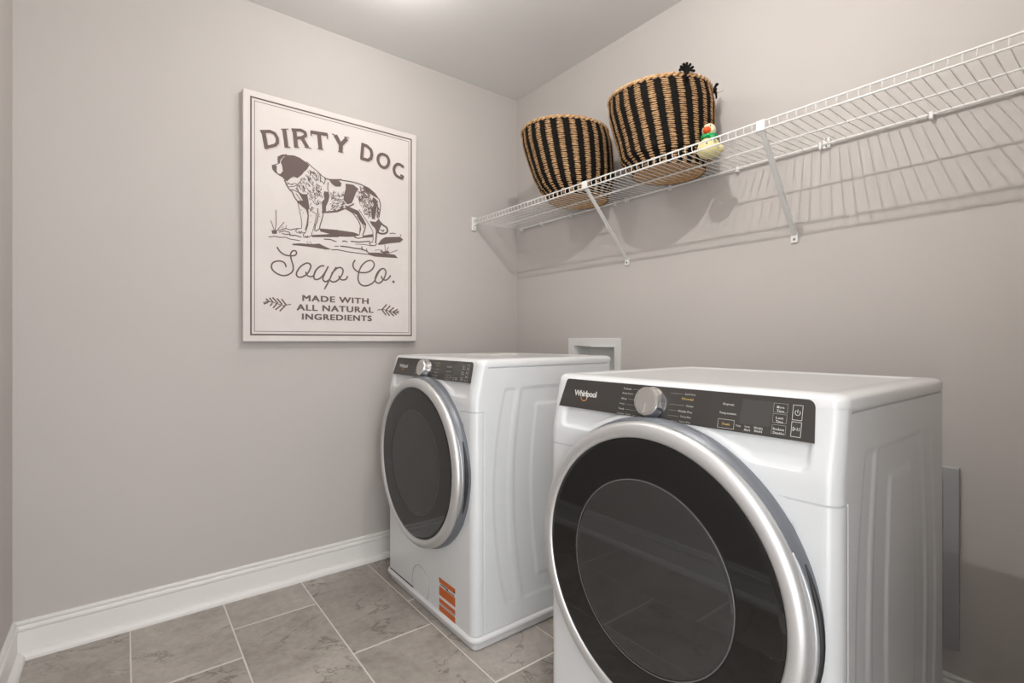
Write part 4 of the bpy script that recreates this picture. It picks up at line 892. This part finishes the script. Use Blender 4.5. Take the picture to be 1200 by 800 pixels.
# ================================================================== woven baskets
def make_basket(x, y, z, label, seed, top_shift=(0, 0), hgt=0.31, rb=0.142, rt=0.205, loops=False, phase=0.0, twist=0.0, rot=0):
    rd = random.Random(seed)
    root = empty('woven_basket', (x, y, z), label, 'basket', 'striped baskets on the wire shelf')
    NS, NR = 24, 40
    def R(t):
        pts = [(0, rb), (0.09, rb + 0.010), (0.2, rb + 0.036), (0.38, rt - 0.014), (0.6, rt - 0.004), (0.8, rt + 0.003), (1.0, rt - 0.002)]
        for (a, ra), (b, rb_) in zip(pts, pts[1:]):
            if t <= b:
                k = (t - a) / (b - a); k = k * k * (3 - 2 * k) * 0.4 + k * 0.6
                return ra + (rb_ - ra) * k
        return pts[-1][1]
    wob = [rd.uniform(-1, 1) for _ in range(6)]
    def wave(a, t): return t * (0.006 * wob[0] * math.cos(a + wob[1] * 3) + 0.005 * wob[2] * math.cos(2 * a + wob[3] * 3) + 0.003 * math.cos(3 * a + wob[4] * 3))
    def ctr(t): return (top_shift[0] * t, top_shift[1] * t)
    def zrim(a, t): return t * hgt + t * t * 0.006 * math.cos(2 * a + wob[5] * 3)
    def pt(a, t, off=0.0):
        r = R(t) + wave(a, t) + off
        c = ctr(t)
        return (c[0] + r * math.cos(a), c[1] + r * math.sin(a), zrim(a, t))
    # black body, ribbed rows, with an inner skin
    na, nt = 144, NR * 4
    V = []; F = []
    for j in range(nt + 1):
        t = j / nt
        off = -0.002 + 0.0014 * abs(math.sin(PI * t * NR))
        for i in range(na):
            a = 2 * PI * i / na
            s = 0.0012 * math.cos(NS * (a - phase - twist * t) ) * -1
            V.append(pt(a, t, off + s))
    for j in range(nt):
        for i in range(na): F.append((j * na + i, j * na + (i + 1) % na, (j + 1) * na + (i + 1) % na, (j + 1) * na + i))
    n0 = len(V); m2 = 12
    for j in range(m2 + 1):
        t = 1 - j / m2 * 0.99
        for i in range(na): V.append(pt(2 * PI * i / na, t, -0.010))
    for j in range(m2):
        for i in range(na): F.append((n0 + j * na + i, n0 + j * na + (i + 1) % na, n0 + (j + 1) * na + (i + 1) % na, n0 + (j + 1) * na + i))
    for i in range(na): F.append((nt * na + i, nt * na + (i + 1) % na, n0 + (i + 1) % na, n0 + i))
    mobj('body', V, F, M['black_rush'], root, smooth=True)
    # base, coiled
    mb = MB(); prof = []
    rr = rb - 0.002
    k = 0
    while rr > 0.004:
        prof += [(rr, 0.0040 - 0.0018), (rr - 0.0025, 0.0040 - 0.0035), (rr - 0.005, 0.0040 - 0.0018)]; rr -= 0.0075
    mb.lathe([(rb + 0.001, 0.008)] + prof + [(0.0005, 0.002)], 72)
    mb.build('base', M['natural'], root, smooth=True)
    # natural stripes: rows of rush stitches
    for s in range(NS):
        V = []; F = []
        for j in range(NR):
            t = (j + 0.5 + rd.uniform(-0.12, 0.12)) / NR
            if t > 0.985: continue
            ac = 2 * PI * s / NS + phase + twist * t + (0.004 if j % 2 else -0.004) + rd.uniform(-0.003, 0.003)
            half = (2 * PI / NS) * (0.265 + rd.uniform(-0.02, 0.03))
            hh_ = 0.36 / NR
            tilt = 0.10 / NR * rd.uniform(0.2, 1.0) * (1 if j % 2 else -1)
            n = len(V)
            for k, (fa, w_, of) in enumerate(((-1, 0.25, -0.0005), (-0.6, 0.85, 0.0018), (0, 1.0, 0.0030), (0.6, 0.85, 0.0018), (1, 0.25, -0.0005))):
                a = ac + fa * half; tt = t + fa * tilt
                V.append(pt(a, tt - hh_ * w_, -0.001)); V.append(pt(a, tt, of)); V.append(pt(a, tt + hh_ * w_, -0.001))
            for k in range(4):
                b0 = n + 3 * k
                F += [(b0, b0 + 3, b0 + 4, b0 + 1), (b0 + 1, b0 + 4, b0 + 5, b0 + 2)]
        mobj('natural_stripe', V, F, M['natural'], root, smooth=True)
    # rolled rim, twisted
    nn = 220
    ringp = []
    mbr = MB()
    for ph in (0.0, PI):
        pts = []
        for i in range(nn + 1):
            a = 2 * PI * i / nn
            tw = a * 26 + ph
            p = Vector(pt(a, 1.0, -0.003)); rad = Vector((math.cos(a), math.sin(a), 0))
            pts.append(p + rad * (0.0042 * math.cos(tw)) + Vector((0, 0, 0.002 + 0.0042 * math.sin(tw))))
        mbr.tube(pts, 0.0052, 6, caps=False)
    mbr.build('rim', M['natural'], root, smooth=True)
    if loops:
        # knotted black cords with looped ends at the rim
        def cord(name, ang, fan, base_dir):
            mb = MB()
            p0 = Vector(pt(ang, 0.985, 0.006)); rad = Vector((math.cos(ang), math.sin(ang), 0)); tan = Vector((-math.sin(ang), math.cos(ang), 0))
            mb.ball(p0 + Vector((0, 0, 0.012)), 0.011, 12, 8)
            for th in fan:
                d = (tan * math.cos(th) + Vector((0, 0, 1)) * math.sin(th) + rad * 0.15 * base_dir).normalized()
                q0 = p0 + Vector((0, 0, 0.010))
                L = 0.030
                mb.tube([q0, q0 + d * L * 0.5 + Vector((0, 0, 0.004)), q0 + d * L * 0.9, q0 + d * L], [0.0036, 0.0038, 0.0050, 0.0040], 7)
            # strand hanging over the rim
            mb.tube([p0 + Vector((0, 0, 0.012)), p0 + rad * 0.008 - tan * 0.006 + Vector((0, 0, 0.002)), p0 + rad * 0.009 - tan * 0.010 + Vector((0, 0, -0.022))], [0.0045, 0.0045, 0.003], 7)
            mb.build(name, M['black_rush'], root, smooth=True)
        cord('tassel', rot, [math.radians(t) for t in (8, 36, 64, 92, 120, 150, 176)], 1)
        a2 = rot + 1.12
        cord('tassel', a2, [math.radians(t) for t in (40, 90, 140)], 3)
        mb = MB()
        p0 = Vector(pt(a2, 0.985, 0.008)); rad = Vector((math.cos(a2), math.sin(a2), 0))
        mb.tube([p0, p0 + rad * 0.018 + Vector((0, 0, 0.004)), p0 + rad * 0.034 + Vector((0, 0, 0.010))], [0.0018, 0.0012, 0.0005], 6)
        mb.build('loose_straw', M['natural'], root, smooth=True)
    return root
BZ = SZB + 0.0065
make_basket(-0.158, -0.660, BZ, 'woven basket with black and tan stripes, the one nearer the room corner', 11, top_shift=(-0.045, 0.042), hgt=0.310, rb=0.135, rt=0.201, phase=0.05, twist=0.10)
make_basket(-0.158, -1.140, BZ, 'woven basket with black and tan stripes and black cord tassels, beside the duck', 5, top_shift=(-0.040, 0.016), hgt=0.282, rb=0.135, rt=0.189, loops=True, phase=0.0, twist=-0.06, rot=-2.02)

# ================================================================== little duck ornament
dk = empty('duck_ornament', (-0.205, -1.338, BZ), 'small pale yellow duck with an orange beak and green scarf on the wire shelf', 'ornament', rz=0.0)
mb = MB(); mb.lathe([(0.0005, 0.0), (0.020, 0.0), (0.031, 0.005), (0.0385, 0.016), (0.0400, 0.028), (0.0360, 0.042), (0.0280, 0.054), (0.0205, 0.061), (0.016, 0.066)], 28)
mb.ball((0.012, -0.032, 0.022), 0.017, 14, 10, (0.8, 1.0, 0.8))
mb.build('body', M['duck_body'], dk, smooth=True)
mb = MB(); mb.ball((0, 0, 0.092), 0.0235, 20, 14, (1, 1, 1.02)); mb.build('head', M['duck_head'], dk, smooth=True)
fd = Vector((-0.93, -0.20, 0)).normalized()
mb = MB(); c = Vector((0, 0, 0.088)) + fd * 0.021
bk = bmesh.new(); bmesh.ops.create_uvsphere(bk, u_segments=16, v_segments=10, radius=1)
sd = Vector((-fd.y, fd.x, 0))
vs = []
for v in bk.verts:
    q = v.co
    vs.append(c + fd * q.x * 0.014 + sd * q.y * 0.0135 * (1 - 0.25 * q.x) + Vector((0, 0, 1)) * q.z * 0.0125 * (1 - 0.35 * abs(q.x)))
bk.verts.index_update()
mb.add(vs, [[v.index for v in f.verts] for f in bk.faces]); bk.free()
mb.build('beak', M['orange'], dk, smooth=True)
for s in (-1, 1):
    e = Vector((0, 0, 0.101)) + fd * 0.0185 + sd * s * 0.011
    mb = MB(); mb.ball(e, 0.0028, 10, 6); mb.build('eye', M['black'], dk, smooth=True)
mb = MB()
mb.tube([(0.0205 * math.cos(a), 0.0205 * math.sin(a), 0.069 + 0.002 * math.sin(3 * a)) for a in [2 * PI * k / 24 for k in range(25)]], 0.0072, 8, caps=False)
mb.ball(fd * 0.024 + sd * 0.010 + Vector((0, 0, 0.066)), 0.0095, 12, 8, (1, 1, 0.8))
mb.tube([fd * 0.026 + sd * 0.010 + Vector((0, 0, 0.066)), fd * 0.032 + sd * 0.022 + Vector((0, 0, 0.056)), fd * 0.033 + sd * 0.030 + Vector((0, 0, 0.046))], [0.006, 0.008, 0.004], 8)
mb.build('scarf', M['green'], dk, smooth=True)
mb = MB(); mb.ball(fd * 0.0385 + sd * 0.004 + Vector((0, 0, 0.036)), 0.0042, 10, 6, (1, 1, 0.8)); mb.build('button', M['black'], dk, smooth=True)
